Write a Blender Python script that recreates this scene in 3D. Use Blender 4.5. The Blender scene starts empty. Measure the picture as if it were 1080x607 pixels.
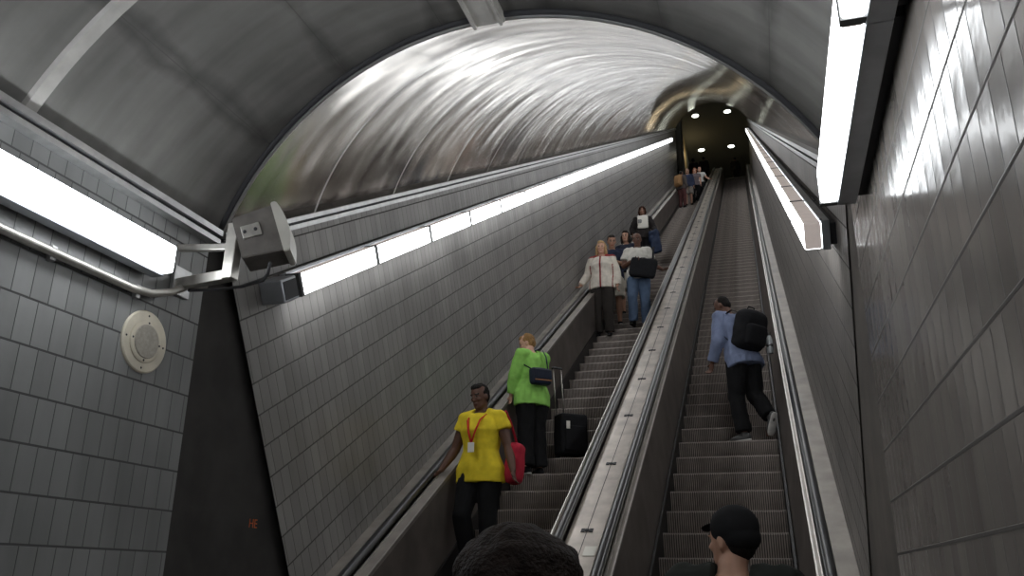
import bpy, bmesh, math, random
from mathutils import Vector, Matrix, noise
import numpy as np
random.seed(7)
S = bpy.context.scene
C = S.collection
PI = math.pi
CO, SI = math.cos(PI/6), math.sin(PI/6)

# ------------------------------------------------------------------ camera
def nrm(v): return v/np.linalg.norm(v)
F = 880.0
cb = nrm(np.array([281, -309.5, F])); ca = nrm(np.array([237.5, 183, F]))
X = nrm(np.cross(ca, cb)); X = X if X[0] > 0 else -X
Yv = cb; Zv = nrm(np.cross(X, Yv)); Zv = Zv if Zv[1] > 0 else -Zv
cam_d = bpy.data.cameras.new('camera'); cam = bpy.data.objects.new('camera', cam_d); C.objects.link(cam)
right = Vector((X[0], Yv[0], Zv[0])); up = Vector((X[1], Yv[1], Zv[1])); fw = Vector((X[2], Yv[2], Zv[2]))
M3 = Matrix((right, up, -fw)).transposed()
cam.matrix_world = M3.to_4x4()
cam_d.sensor_width = 36; cam_d.lens = 36*F/1080; cam_d.clip_start = 0.05; cam_d.clip_end = 300
S.camera = cam

# slope frame: s along the incline, n perpendicular to it
def P(x, s, n): return Vector((x, s*CO - n*SI, s*SI + n*CO))
WL, WR = -3.03, 0.47
XC, RISE = (WL+WR)/2, 1.0
ARCL = 4.23
HW = (WR-WL)/2
RAD = (HW*HW+RISE*RISE)/(2*RISE)
ZS, YM, NS_, SM = 1.91, 3.91, -0.30, 4.341
FLOOR = -1.55
KN = -3.45
STOP = 48.0
SV = 43.0
TOP = P(0, STOP, KN)

# ------------------------------------------------------------------ materials
def mat(name, col, rough=0.6, metal=0.0, emit=None, estr=0, noise_amt=0.0, nscale=8.0, bump=0.0, bscale=60.0, spec=0.5, stretch=None, sheen=0):
    m = bpy.data.materials.new(name); m.use_nodes = True
    nt = m.node_tree; b = nt.nodes['Principled BSDF']
    b.inputs['Base Color'].default_value = (*col, 1)
    b.inputs['Roughness'].default_value = rough
    b.inputs['Metallic'].default_value = metal
    b.inputs['Specular IOR Level'].default_value = spec
    if sheen: b.inputs['Sheen Weight'].default_value = sheen
    if emit:
        b.inputs['Emission Color'].default_value = (*emit, 1); b.inputs['Emission Strength'].default_value = estr
    tc = nt.nodes.new('ShaderNodeTexCoord'); mp = nt.nodes.new('ShaderNodeMapping')
    nt.links.new(tc.outputs['Object'], mp.inputs[0])
    if stretch: mp.inputs['Scale'].default_value = stretch
    if noise_amt:
        n = nt.nodes.new('ShaderNodeTexNoise'); n.inputs['Scale'].default_value = nscale; n.inputs['Detail'].default_value = 5
        nt.links.new(mp.outputs[0], n.inputs['Vector'])
        r = nt.nodes.new('ShaderNodeMapRange'); r.inputs[1].default_value = .3; r.inputs[2].default_value = .7
        r.inputs[3].default_value = 1-noise_amt; r.inputs[4].default_value = 1+noise_amt
        nt.links.new(n.outputs[0], r.inputs[0])
        mx = nt.nodes.new('ShaderNodeVectorMath'); mx.operation = 'SCALE'; mx.inputs[0].default_value = col
        nt.links.new(r.outputs[0], mx.inputs['Scale']); nt.links.new(mx.outputs[0], b.inputs['Base Color'])
    if bump:
        n2 = nt.nodes.new('ShaderNodeTexNoise'); n2.inputs['Scale'].default_value = bscale
        nt.links.new(mp.outputs[0], n2.inputs['Vector'])
        bp = nt.nodes.new('ShaderNodeBump'); bp.inputs['Strength'].default_value = bump; bp.inputs['Distance'].default_value = .01
        nt.links.new(n2.outputs[0], bp.inputs['Height']); nt.links.new(bp.outputs[0], b.inputs['Normal'])
    return m

class NT:
    """tiny expression helper over a node tree"""
    def __init__(s, m): s.t = m.node_tree; s.b = s.t.nodes['Principled BSDF']
    def n(s, typ, **kw):
        o = s.t.nodes.new(typ)
        for k, v in kw.items(): setattr(o, k, v)
        return o
    def link(s, a, b): s.t.links.new(a, b)
    def m(s, op, a, b=None, c=None):
        o = s.n('ShaderNodeMath', operation=op)
        for i, v in enumerate((a, b, c)):
            if v is None: continue
            if isinstance(v, (int, float)): o.inputs[i].default_value = v
            else: s.link(v, o.inputs[i])
        return o.outputs[0]
    def uv(s):
        u = s.n('ShaderNodeUVMap', uv_map='UVMap'); sp = s.n('ShaderNodeSeparateXYZ'); s.link(u.outputs[0], sp.inputs[0])
        return u.outputs[0], sp.outputs[0], sp.outputs[1]
    def noise(s, vec, scale, detail=3, st=(1, 1, 1), rough=.5):
        mp = s.n('ShaderNodeMapping'); mp.inputs['Scale'].default_value = st; s.link(vec, mp.inputs[0])
        o = s.n('ShaderNodeTexNoise'); o.inputs['Scale'].default_value = scale; o.inputs['Detail'].default_value = detail
        o.inputs['Roughness'].default_value = rough
        s.link(mp.outputs[0], o.inputs['Vector']); return o.outputs[0]
    def rng(s, v, a, b, c, d):
        o = s.n('ShaderNodeMapRange'); s.link(v, o.inputs[0])
        for i, q in enumerate((a, b, c, d)): o.inputs[i+1].default_value = q
        return o.outputs[0]
    def mix(s, f, c1, c2, op='MIX'):
        o = s.n('ShaderNodeMix', data_type='RGBA', blend_type=op)
        if isinstance(f, (int, float)): o.inputs[0].default_value = f
        else: s.link(f, o.inputs[0])
        for i, c in ((6, c1), (7, c2)):
            if isinstance(c, tuple): o.inputs[i].default_value = (*c, 1)
            else: s.link(c, o.inputs[i])
        return o.outputs[2]
    def scale(s, c, f):
        o = s.n('ShaderNodeVectorMath', operation='SCALE')
        if isinstance(c, tuple): o.inputs[0].default_value = c
        else: s.link(c, o.inputs[0])
        s.link(f, o.inputs['Scale']); return o.outputs[0]
    def bump(s, h, strength, dist=.01, prev=None):
        o = s.n('ShaderNodeBump'); o.inputs['Strength'].default_value = strength; o.inputs['Distance'].default_value = dist
        s.link(h, o.inputs['Height'])
        if prev: s.link(prev, o.inputs['Normal'])
        return o.outputs[0]

def tile_mat(name, base, tw=.1, th=.2045, off=0.0, rough=.3, gw_v=.003, gw_h=.008):
    m = mat(name, base); N = NT(m); vec, u, v = N.uv()
    v2 = N.m('DIVIDE', N.m('ADD', v, off), th); row = N.m('FLOOR', v2); fv = N.m('FRACT', v2)
    u2 = N.m('ADD', N.m('DIVIDE', u, tw), N.m('MULTIPLY', row, .5)); colm = N.m('FLOOR', u2); fu = N.m('FRACT', u2)
    du = N.m('MULTIPLY', N.m('MINIMUM', fu, N.m('SUBTRACT', 1, fu)), tw)
    dv = N.m('MULTIPLY', N.m('MINIMUM', fv, N.m('SUBTRACT', 1, fv)), th)
    gu = N.rng(du, gw_v*.5, gw_v*.5+.0015, 0, 1); gv = N.rng(dv, gw_h*.5, gw_h*.5+.002, 0, 1)
    g = N.m('MINIMUM', gu, gv)
    cb_ = N.n('ShaderNodeCombineXYZ'); N.link(colm, cb_.inputs[0]); N.link(row, cb_.inputs[1])
    wn = N.n('ShaderNodeTexWhiteNoise', noise_dimensions='2D'); N.link(cb_.outputs[0], wn.inputs['Vector'])
    f = N.rng(wn.outputs[0], 0, 1, .86, 1.1)
    big = N.rng(N.noise(vec, 1.1, 5), .3, .7, .8, 1.15)
    streak = N.rng(N.noise(vec, 5, 4, (1, .12, 1)), .35, .7, 1.06, .84)
    tile = N.scale(N.scale(N.scale(base, f), big), streak)
    gr = tuple(c*.33 for c in base)
    N.link(N.mix(g, gr, tile), N.b.inputs['Base Color'])
    N.link(N.rng(g, 0, 1, .85, rough), N.b.inputs['Roughness'])
    wn2 = N.n('ShaderNodeTexWhiteNoise', noise_dimensions='2D')
    cb2 = N.n('ShaderNodeCombineXYZ'); N.link(row, cb2.inputs[0]); N.link(colm, cb2.inputs[1]); N.link(cb2.outputs[0], wn2.inputs['Vector'])
    tilt = N.m('MULTIPLY', N.m('SUBTRACT', wn2.outputs[0], .5), N.m('SUBTRACT', fu, .5))
    tilt2 = N.m('MULTIPLY', N.m('SUBTRACT', wn.outputs[0], .5), N.m('SUBTRACT', fv, .5))
    h = N.m('ADD', N.m('MULTIPLY', g, .5), N.m('ADD', N.m('MULTIPLY', tilt, .45), N.m('MULTIPLY', tilt2, .45)))
    # each tile is very slightly domed
    dome = N.m('MULTIPLY', N.m('MULTIPLY', fu, N.m('SUBTRACT', 1, fu)), .5)
    h = N.m('ADD', h, dome)
    h = N.m('ADD', h, N.m('MULTIPLY', N.noise(vec, 14, 2), .35))
    N.link(N.bump(h, .8, .004), N.b.inputs['Normal'])
    N.b.inputs['Specular IOR Level'].default_value = .5
    return m

def ceiling_mat(name, base, metal, rough, panel, upan, warm, seam_gain, dirt):
    """metal vault: u = arc length, v = along the tunnel"""
    m = mat(name, base, rough, metal); N = NT(m); vec, u, v = N.uv()
    fv = N.m('FRACT', N.m('DIVIDE', v, panel)); dv = N.m('MULTIPLY', N.m('MINIMUM', fv, N.m('SUBTRACT', 1, fv)), panel)
    fu = N.m('FRACT', N.m('DIVIDE', u, upan)); du = N.m('MULTIPLY', N.m('MINIMUM', fu, N.m('SUBTRACT', 1, fu)), upan)
    cloud = N.rng(N.noise(vec, .9, 6, (1, 1, 1), .6), .3, .72, 1-dirt, 1.12)
    streak = N.rng(N.noise(vec, 3.0, 3, (.25, 2.2, 1), .5), .35, .75, 1.0, 1-dirt)
    # smudgy grime beside the lengthwise joints
    wob = N.m('MULTIPLY', N.m('SUBTRACT', N.noise(vec, 2.3, 4), .5), .25)
    gl = N.rng(N.m('ABSOLUTE', N.m('ADD', du, wob)), .0, .07, 1-dirt*1.1, 1.0)
    c = N.scale(N.scale(N.scale(base, cloud), streak), gl)
    seam = N.rng(dv, .010, .020, 1, 0)
    seam = N.m('MULTIPLY', seam, seam_gain)
    c = N.mix(seam, c, tuple(min(1, q*1.9) for q in base))
    hair = N.rng(du, .0015, .004, .55, 0)
    c = N.mix(hair, c, tuple(q*.35 for q in base))
    N.link(c, N.b.inputs['Base Color'])
    # oil canning of thin sheet
    oil = N.noise(vec, 1.0, 1, (.9, 2.4, 1)) if metal > .5 else N.noise(vec, 1.0, 3, (2.2, 1.1, 1))
    pil = N.m('MULTIPLY', N.m('POWER', N.m('ABSOLUTE', N.m('SUBTRACT', fv, .5)), 2.0), 1.2)
    h = N.m('ADD', N.m('MULTIPLY', oil, warm), pil)
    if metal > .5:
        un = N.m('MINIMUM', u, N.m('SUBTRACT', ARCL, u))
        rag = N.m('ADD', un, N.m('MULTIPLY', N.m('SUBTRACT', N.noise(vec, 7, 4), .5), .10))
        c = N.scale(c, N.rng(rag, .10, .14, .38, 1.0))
        # wandering dark stripes running across the vault
        wv = N.m('ADD', v, N.m('MULTIPLY', N.noise(vec, 1.2, 3), .9))
        wf = N.m('ABSOLUTE', N.m('SUBTRACT', N.m('FRACT', N.m('DIVIDE', wv, .74)), .5))
        c = N.scale(c, N.rng(wf, .0, .16, .74, 1.0))
        c = N.mix(seam, c, (.95, .93, .9))
        N.link(c, N.b.inputs['Base Color']); N.link(N.m('SUBTRACT', metal, N.m('MULTIPLY', seam, .6)), N.b.inputs['Metallic'])
    else:
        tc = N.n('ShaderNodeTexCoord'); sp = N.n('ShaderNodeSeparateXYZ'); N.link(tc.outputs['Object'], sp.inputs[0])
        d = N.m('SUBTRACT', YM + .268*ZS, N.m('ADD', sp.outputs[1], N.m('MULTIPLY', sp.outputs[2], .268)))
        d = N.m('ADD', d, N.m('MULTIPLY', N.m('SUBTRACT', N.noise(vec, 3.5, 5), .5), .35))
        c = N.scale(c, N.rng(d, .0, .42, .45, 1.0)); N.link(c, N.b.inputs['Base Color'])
    h2 = N.noise(vec, 5, 1, (1.5, .6, 1))
    b1 = N.bump(h, .20, .06)
    if metal > .5: N.link(b1, N.b.inputs['Normal'])
    else: N.link(N.bump(h2, .2, .004, b1), N.b.inputs['Normal'])
    rr = N.rng(N.noise(vec, 1.5, 2), .3, .7, rough-.04, rough+.05)
    N.link(rr, N.b.inputs['Roughness'])
    return m

M = {}
M['tile_l'] = tile_mat('grey_wall_tile', (.235, .236, .235), off=.095)
M['tile_ls'] = tile_mat('grey_slope_tile', (.25, .238, .228), off=.01, rough=.36)
M['tile_r'] = tile_mat('grey_wall_tile_right', (.285, .258, .235), off=.095, rough=.17)
M['tile_rs'] = tile_mat('grey_slope_tile_right', (.24, .22, .205), off=.01, rough=.36)
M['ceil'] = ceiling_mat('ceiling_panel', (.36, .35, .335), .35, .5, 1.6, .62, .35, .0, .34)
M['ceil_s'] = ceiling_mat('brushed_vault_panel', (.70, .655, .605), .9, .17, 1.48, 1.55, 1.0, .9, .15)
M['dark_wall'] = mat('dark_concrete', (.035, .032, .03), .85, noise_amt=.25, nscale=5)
M['floor'] = mat('floor_tile', (.09, .08, .075), .5, noise_amt=.2, nscale=3)
M['lens'] = mat('lamp_lens', (.9, .9, .9), .4, emit=(.93, .97, 1.0), estr=9.0)
M['lens_top'] = mat('lamp_lens_top', (.6, .54, .5), .45, emit=(1, .86, .8), estr=.22, noise_amt=.1)
M['lens_far'] = mat('lamp_lens_slope', (.9, .9, .9), .4, emit=(.95, .98, 1.0), estr=7.0)
M['lamp_metal'] = mat('lamp_housing', (.42, .44, .47), .38, .6, noise_amt=.12)
M['rib'] = mat('pale_batten', (.62, .60, .57), .45, .2, noise_amt=.12, nscale=10)
M['lamp_strip'] = mat('lamp_joint', (.10, .10, .10), .5, .3)
M['lamp_dark'] = mat('lamp_gasket', (.04, .04, .045), .6)
M['alu'] = mat('aluminium_trim', (.55, .55, .55), .35, .8, noise_amt=.12, nscale=14)
M['alu_br'] = mat('bright_moulding', (.55, .52, .49), .36, .9, noise_amt=.1, nscale=20)
M['deck'] = mat('steel_deck', (.58, .52, .47), .36, .75, noise_amt=.22, nscale=5, bump=.05, bscale=9)
M['deck2'] = mat('dull_steel_deck', (.34, .31, .28), .45, .6, noise_amt=.22, nscale=5)
M['panel'] = mat('dark_balustrade', (.15, .128, .115), .45, .4, noise_amt=.3, nscale=3.2)
M['rubber'] = mat('black_rubber', (.018, .018, .02), .28, spec=.6)
M['skirt'] = mat('black_skirt', (.012, .011, .011), .5)
M['step'] = mat('ribbed_step', (.13, .112, .10), .5, .35)
M['conc'] = mat('stained_concrete', (.15, .13, .115), .8, noise_amt=.35, nscale=2.5)
M['lobby'] = mat('lobby_wall_paint', (.34, .33, .29), .8, noise_amt=.2, nscale=1.5)
M['lobby_ceil'] = mat('lobby_ceiling_panel', (.30, .31, .27), .75)
M['warm'] = mat('warm_lit_lobby_wall', (.75, .60, .33), .8, noise_amt=.3, nscale=1.2)  # warm glow on this stretch of wall is put into its colour
M['plate'] = mat('speaker_plate', (.62, .57, .47), .42, .45, noise_amt=.12, nscale=9)
M['plate_in'] = mat('speaker_mesh', (.40, .37, .32), .6, .3, noise_amt=.15, nscale=60)
M['paper'] = mat('white_paper', (.80, .77, .70), .8)
M['cream_box'] = mat('cream_case', (.56, .54, .49), .45, noise_amt=.08)
M['grey_box'] = mat('dusty_grey_case', (.13, .118, .108), .6, noise_amt=.25, nscale=9)
M['steel_tube'] = mat('galvanised_tube', (.58, .56, .52), .36, .7, noise_amt=.15, nscale=15)
M['cable'] = mat('dark_cable', (.05, .05, .055), .5)
M['orange'] = mat('orange_paint', (.62, .13, .03), .6)

# step ribs
def rib_nodes(m):
    N = NT(m); tc = N.n('ShaderNodeTexCoord'); sp = N.n('ShaderNodeSeparateXYZ'); N.link(tc.outputs['Object'], sp.inputs[0])
    f = N.m('FRACT', N.m('DIVIDE', sp.outputs[0], .0195))
    h = N.rng(N.m('ABSOLUTE', N.m('SUBTRACT', f, .5)), .16, .30, 0, 1)
    nz = N.rng(N.noise(tc.outputs['Object'], 5, 4), .3, .7, .75, 1.25)
    N.link(N.scale(N.mix(h, (.06, .05, .045), (.34, .295, .265)), nz), N.b.inputs['Base Color'])
    N.link(N.bump(h, .5, .006), N.b.inputs['Normal'])
rib_nodes(M['step'])

# ------------------------------------------------------------------ object helpers
def link(name, me, m=None, parent=None, loc=None):
    o = bpy.data.objects.new(name, me); C.objects.link(o)
    if m is not None and me is not None:
        for q in (m if isinstance(m, (list, tuple)) else [m]): me.materials.append(q)
    if parent: o.parent = parent
    if loc is not None: o.location = loc
    return o
def tag(o, label=None, cat=None, group=None, kind=None):
    if label: o['label'] = label
    if cat: o['category'] = cat
    if group: o['group'] = group
    if kind: o['kind'] = kind
    return o
def struct(o, label=None): o['kind'] = 'structure'; return o
def empty(name, loc=(0, 0, 0), rz=0):
    o = bpy.data.objects.new(name, None); C.objects.link(o); o.location = loc; o.rotation_euler = (0, 0, rz); o.empty_display_size = .1
    return o
def mesh_from(verts, faces, name='m', uvs=None, smooth=False):
    me = bpy.data.meshes.new(name); me.from_pydata([tuple(v) for v in verts], [], faces); me.update()
    if uvs is not None:
        ul = me.uv_layers.new(name='UVMap')
        for lp in me.loops: ul.data[lp.index].uv = uvs[lp.vertex_index]
    if smooth: me.polygons.foreach_set('use_smooth', [True]*len(me.polygons))
    return me
def bm_mesh(bm, name='m', smooth=False):
    bmesh.ops.recalc_face_normals(bm, faces=bm.faces)
    me = bpy.data.meshes.new(name); bm.to_mesh(me); bm.free()
    if smooth: me.polygons.foreach_set('use_smooth', [True]*len(me.polygons))
    return me
def box(bm, c, d, rot=None, bev=0, seg=2):
    r = bmesh.ops.create_cube(bm, size=1)
    vs = r['verts']
    for v in vs: v.co = Vector((v.co.x*d[0], v.co.y*d[1], v.co.z*d[2]))
    if bev:
        es = list({e for v in vs for e in v.link_edges})
        r2 = bmesh.ops.bevel(bm, geom=es, offset=bev, segments=seg, affect='EDGES', profile=.5)
        vs = list({v for f in r2['faces'] for v in f.verts} | {v for v in vs if v.is_valid})
    for v in vs:
        co = v.co
        if rot is not None: co = rot @ co
        v.co = co + Vector(c)
    return vs
def frame(d, hint=Vector((1, 0, 0))):
    d = d.normalized(); x = hint - d*hint.dot(d)
    if x.length < 1e-3: x = Vector((0, 1, 0)) - d*d.y
    x.normalize(); return x, d.cross(x)
def loft(bm, rings, seg=12):
    """rings: (centre, xaxis, yaxis, rx, ry)"""
    prev = None; first = None
    for (c, xa, ya, rx, ry) in rings:
        ring = [bm.verts.new(c + xa*(rx*math.cos(2*PI*i/seg)) + ya*(ry*math.sin(2*PI*i/seg))) for i in range(seg)]
        if prev:
            for i in range(seg): bm.faces.new((prev[i], prev[(i+1) % seg], ring[(i+1) % seg], ring[i]))
        else: first = ring
        prev = ring
    bm.faces.new(first[::-1]); bm.faces.new(prev)
def tube(bm, pts, rad, seg=10, hint=Vector((1, 0, 0)), flat=1.0):
    pts = [Vector(p) for p in pts]
    if not isinstance(rad, (list, tuple)): rad = [rad]*len(pts)
    rings = []; h = hint
    for i, p in enumerate(pts):
        d = (pts[min(i+1, len(pts)-1)] - pts[max(i-1, 0)])
        xa, ya = frame(d, h); h = xa
        rings.append((p, xa, ya, rad[i], rad[i]*flat))
    loft(bm, rings, seg)
def ell(bm, c, r, rot=None, u=14, v=9):
    res = bmesh.ops.create_uvsphere(bm, u_segments=u, v_segments=v, radius=1)
    for q in res['verts']:
        co = Vector((q.co.x*r[0], q.co.y*r[1], q.co.z*r[2]))
        if rot is not None: co = rot @ co
        q.co = co + Vector(c)
def remesh(bm, vox, smooth_it=2, disp=0, dscale=8, seed=0, dvec=None):
    bmesh.ops.recalc_face_normals(bm, faces=bm.faces)
    me = bpy.data.meshes.new('tmp'); bm.to_mesh(me); bm.free()
    o = bpy.data.objects.new('tmp', me); C.objects.link(o)
    md = o.modifiers.new('r', 'REMESH'); md.mode = 'VOXEL'; md.voxel_size = vox; md.use_smooth_shade = True
    if smooth_it:
        sm = o.modifiers.new('s', 'SMOOTH'); sm.factor = .5; sm.iterations = smooth_it
    dg = bpy.context.evaluated_depsgraph_get()
    out = bpy.data.meshes.new_from_object(o.evaluated_get(dg), depsgraph=dg)
    bpy.data.objects.remove(o); bpy.data.meshes.remove(me)
    if disp:
        nn = [v.normal.copy() for v in out.vertices]
        sc = dvec or (1, 1, 1)
        for v, n in zip(out.vertices, nn):
            q = Vector((v.co.x*sc[0], v.co.y*sc[1], v.co.z*sc[2]))*dscale + Vector((seed*3.1, seed, 0))
            v.co += n*(noise.noise(q)*disp + noise.noise(q*2.3)*disp*.5)
    out.polygons.foreach_set('use_smooth', [True]*len(out.polygons))
    return out

# ------------------------------------------------------------------ tunnel shell
def grid_wall(name, x, pts_uv, material, parent=None):
    """planar polygon in a wall plane: pts [(Y,z)], uv [(u,v)]"""
    me = mesh_from([(x, y, z) for y, z, u, v in pts_uv], [tuple(range(len(pts_uv)))], name, [(u, v) for y, z, u, v in pts_uv])
    return struct(link(name, me, material))
YE = 3.83; SE = 4.38; YB = -5.0
for nm, x, mt in (('wall_left', WL, 'tile_l'), ('wall_right', WR, 'tile_r')):
    pts = [(YB, FLOOR), (YE, FLOOR), (YE, ZS+.06), (YB, ZS+.06)]
    grid_wall(nm, x, [(y, z, y, z) for y, z in pts], M[mt])
for nm, x, mt in (('wall_left_slope', WL, 'tile_ls'), ('wall_right_slope', WR, 'tile_rs')):
    pts = []
    for s, n in ((SE, -3.9), (SV, -3.9), (SV, NS_+.03), (SE, NS_+.03)):
        p = P(x, s, n); pts.append((p.y, p.z, s, n))
    grid_wall(nm, x, pts, M[mt])
# dark recessed wedge between level and sloping tiling (both sides)
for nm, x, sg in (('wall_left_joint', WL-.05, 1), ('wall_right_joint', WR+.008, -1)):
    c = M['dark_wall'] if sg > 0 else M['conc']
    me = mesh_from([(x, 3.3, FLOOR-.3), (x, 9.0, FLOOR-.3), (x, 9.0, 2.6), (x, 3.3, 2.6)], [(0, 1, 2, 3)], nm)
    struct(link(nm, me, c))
# dark strip closing the reveal
NA = 40
def arc(i):
    th0 = math.asin(HW/RAD); t = -th0 + 2*th0*i/NA
    return XC + RAD*math.sin(t), RAD*math.cos(t) - (RAD-RISE), RAD*(t+th0)
vs, uv, fs = [], [], []
NV = 24
for j in range(NV+1):
    for i in range(NA+1):
        x, h, u = arc(i); ym = YM-.268*h; y = YB + (ym-YB)*j/NV
        vs.append((x, y, ZS+h)); uv.append((u, y))
for j in range(NV):
    for i in range(NA):
        a = j*(NA+1)+i; fs.append((a, a+1, a+NA+2, a+NA+1))
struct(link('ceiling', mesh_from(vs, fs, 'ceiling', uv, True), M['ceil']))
vs, uv, fs = [], [], []; NV = 90
for j in range(NV+1):
    for i in range(NA+1):
        x, h, u = arc(i); s0 = SM + .268*h; s = s0 + (SV-s0)*j/NV
        vs.append(P(x, s, NS_+h)); uv.append((u, s-5.52+1.48))
for j in range(NV):
    for i in range(NA):
        a = j*(NA+1)+i; fs.append((a, a+1, a+NA+2, a+NA+1))
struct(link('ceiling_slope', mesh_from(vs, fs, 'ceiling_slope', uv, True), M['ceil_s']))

# pale edge bead on the arch where the two vaults meet
bm = bmesh.new(); pts = []
for i in range(NA+1):
    x, h, u = arc(i); pts.append(Vector((x, YM-.268*h+.01, ZS+h-.006)))
tube(bm, pts, .016, 6); struct(link('trim_arch', bm_mesh(bm, smooth=True), M['alu']))
bm = bmesh.new(); pts = []
for i in range(NA+1):
    x, h, u = arc(i); pts.append(Vector((x, YM-.268*h-.022, ZS+h-.002)))
tube(bm, pts, .02, 6); struct(link('trim_arch_shadow', bm_mesh(bm, smooth=True), M['lamp_dark']))
# ceiling battens: cross ribs and the crown rib of the level vault
def band_across(y0, y1, drop=.018):
    vs, fs = [], []
    for i in range(NA+1):
        x, h, u = arc(i); n = Vector((x-XC, 0, h+RAD-RISE)).normalized()
        p = Vector((x, 0, ZS+h))
        for (yy, d) in ((y0, 0), (y0+.012, drop), (y1-.012, drop), (y1, 0)):
            q = p - n*d; vs.append((q.x, yy, q.z))
    for i in range(NA):
        for k in range(3):
            a = i*4+k; fs.append((a, a+1, a+5, a+4))
    return mesh_from(vs, fs)
for k, y in enumerate((2.43, 0.6, -1.2, -3.0)):
    struct(link('trim_%d' % (k+1), band_across(y, y+.085), M['rib']))
def rib_profile(x0, x1):
    bm = bmesh.new()
    box(bm, ((x0+x1)/2, (YB+YM-.268)/2, ZS+RISE-.018), (x1-x0, YM-.268-YB, .05))
    for xx in (x0+.02, x1-.02): box(bm, (xx, (YB+YM-.268)/2, ZS+RISE-.048), (.018, YM-.268-YB, .03))
    return bm_mesh(bm)
struct(link('trim_5', rib_profile(-1.36, -1.17), M['rib']))
# cornice trims
def bar(name, a, b, w, h, mt, x_in):
    """box bar along a wall from a to b ((Y,z)), w into the room, h tall perpendicular"""
    a, b = Vector((0, *a)), Vector((0, *b)); d = (b-a).normalized(); nn = Vector((0, -d.z, d.y))
    x0, x1 = x_in
    bm = bmesh.new(); vs = []
    for p in (a, b):
        for x, t in ((x0, 0), (x1, 0), (x1, h), (x0, h)):
            q = p + nn*t; vs.append(bm.verts.new((x, q.y, q.z)))
    for f in ((0, 1, 2, 3), (7, 6, 5, 4), (0, 4, 5, 1), (1, 5, 6, 2), (2, 6, 7, 3), (3, 7, 4, 0)): bm.faces.new([vs[i] for i in f])
    return bm_mesh(bm)
def yz(s, n): p = P(0, s, n); return (p.y, p.z)
k = 6
for sgn, x in ((1, WL), (-1, WR)):
    for (w, n0, hh, mt) in ((.055, -.365, .03, 'alu'), (.035, -.335, .02, 'lamp_dark'), (.06, -.315, .03, 'alu')):
        struct(link('trim_%d' % k, bar('', yz(SE-.05, n0), yz(SV, n0), w, hh, mt, sorted((x, x+sgn*w))), M[mt])); k += 1
    for (w, z0, hh, mt) in ((.06, 1.83, .03, 'alu'), (.035, 1.86, .02, 'lamp_dark'), (.07, 1.88, .035, 'alu')):
        struct(link('trim_%d' % k, bar('', (YB, z0), (YE+.02, z0), w, hh, mt, sorted((x, x+sgn*w))), M[mt])); k += 1

# floors, lower slab, back of tunnel
bm = bmesh.new(); box(bm, (XC, (YB+4.2)/2, FLOOR-.1), (HW*2+.2, 4.2-YB, .2)); struct(link('floor', bm_mesh(bm), M['floor']))
bm = bmesh.new(); box(bm, (XC, YB-.1, .6), (HW*2+1, .2, 5)); struct(link('wall_back', bm_mesh(bm), M['tile_l']))

# upper lobby
LZ = TOP.z; LY = TOP.y
bm = bmesh.new(); box(bm, (-1, LY+9, LZ-.1), (9, 18, .2)); struct(link('floor_upper', bm_mesh(bm), M['floor']))
CZ = 24.0
bm = bmesh.new(); box(bm, (-1, 48.0, CZ+.1), (9, 22.6, .2)); struct(link('ceiling_upper', bm_mesh(bm), M['lobby_ceil']))
bm = bmesh.new(); box(bm, (-1, 59, (LZ+CZ)/2), (9, .2, CZ-LZ+.5)); struct(link('wall_upper_back', bm_mesh(bm), M['lobby']))
yv = P(0, SV, 0).y
bm = bmesh.new(); box(bm, (-3.1, 43.1, 21.5), (.1, 4.0, 5.0)); struct(link('wall_upper_left', bm_mesh(bm), M['warm']))
bm = bmesh.new(); box(bm, (-3.08, 39.2, 21.5), (.1, 3.6, 6.5)); struct(link('wall_upper_left_jamb', bm_mesh(bm), M['dark_wall']))
bm = bmesh.new(); box(bm, (-3.1, 52.0, 21.5), (.1, 14, 5.0)); struct(link('wall_upper_left_far', bm_mesh(bm), M['lobby']))
bm = bmesh.new(); box(bm, (.55, 48, 21.5), (.1, 22, 6.5)); struct(link('wall_upper_right', bm_mesh(bm), M['lobby']))
# header face above the vault end
vs, fs = [], []
for i in range(NA+1):
    x, h, u = arc(i); vs.append(P(x, SV, NS_+h)); q = P(x, SV, NS_+h); vs.append((x, q.y, CZ+.1))
for i in range(NA): fs.append((2*i, 2*i+2, 2*i+3, 2*i+1))
struct(link('wall_upper_header', mesh_from(vs, fs), M['dark_wall']))
# steel edge of the warm wall
bm = bmesh.new(); box(bm, (-3.0, 41.1, 21.6), (.12, .1, 4.6)); struct(link('trim_upper_jamb', bm_mesh(bm), M['alu']))

# ------------------------------------------------------------------ lamps
def lamp_unit(name, L, top_pale, lensmat, lx=.077):
    """local frame: x = out of the wall, y = along, z = up; origin at wall, lower near corner"""
    r = empty(name)
    bm = bmesh.new(); box(bm, ((.173+lx)/2, L/2, .077), (.173-lx, L-.022, .15), bev=.012); 
    lens = link('lens', bm_mesh(bm), [lensmat, M['lens_top']], r)
    for p in lens.data.polygons:
        if p.normal.z > .6 or abs(p.normal.y) > .8: p.material_index = 1 if (top_pale or abs(p.normal.y) > .8) else 0
    bm = bmesh.new(); box(bm, ((.034+lx)/2, L/2, .077), (lx-.034, L-.004, .165), bev=.004)
    box(bm, (lx+.001, L/2, .165), (.012, L-.004, .012)); link('housing', bm_mesh(bm), M['lamp_metal'], r)
    bm = bmesh.new(); box(bm, (.017, L/2, .08), (.034, L-.05, .12)); link('mounting_rail', bm_mesh(bm), M['lamp_dark'], r)
    bm = bmesh.new(); box(bm, ((.175+lx)/2, .017, .077), (.177-lx, .032, .158)); link('joint_strip', bm_mesh(bm), M['lamp_strip'], r)
    return r
def copy_tree(o, parent=None):
    c = o.copy(); C.objects.link(c)
    if parent: c.parent = parent
    for ch in list(o.children): copy_tree(ch, c)
    return c
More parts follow.
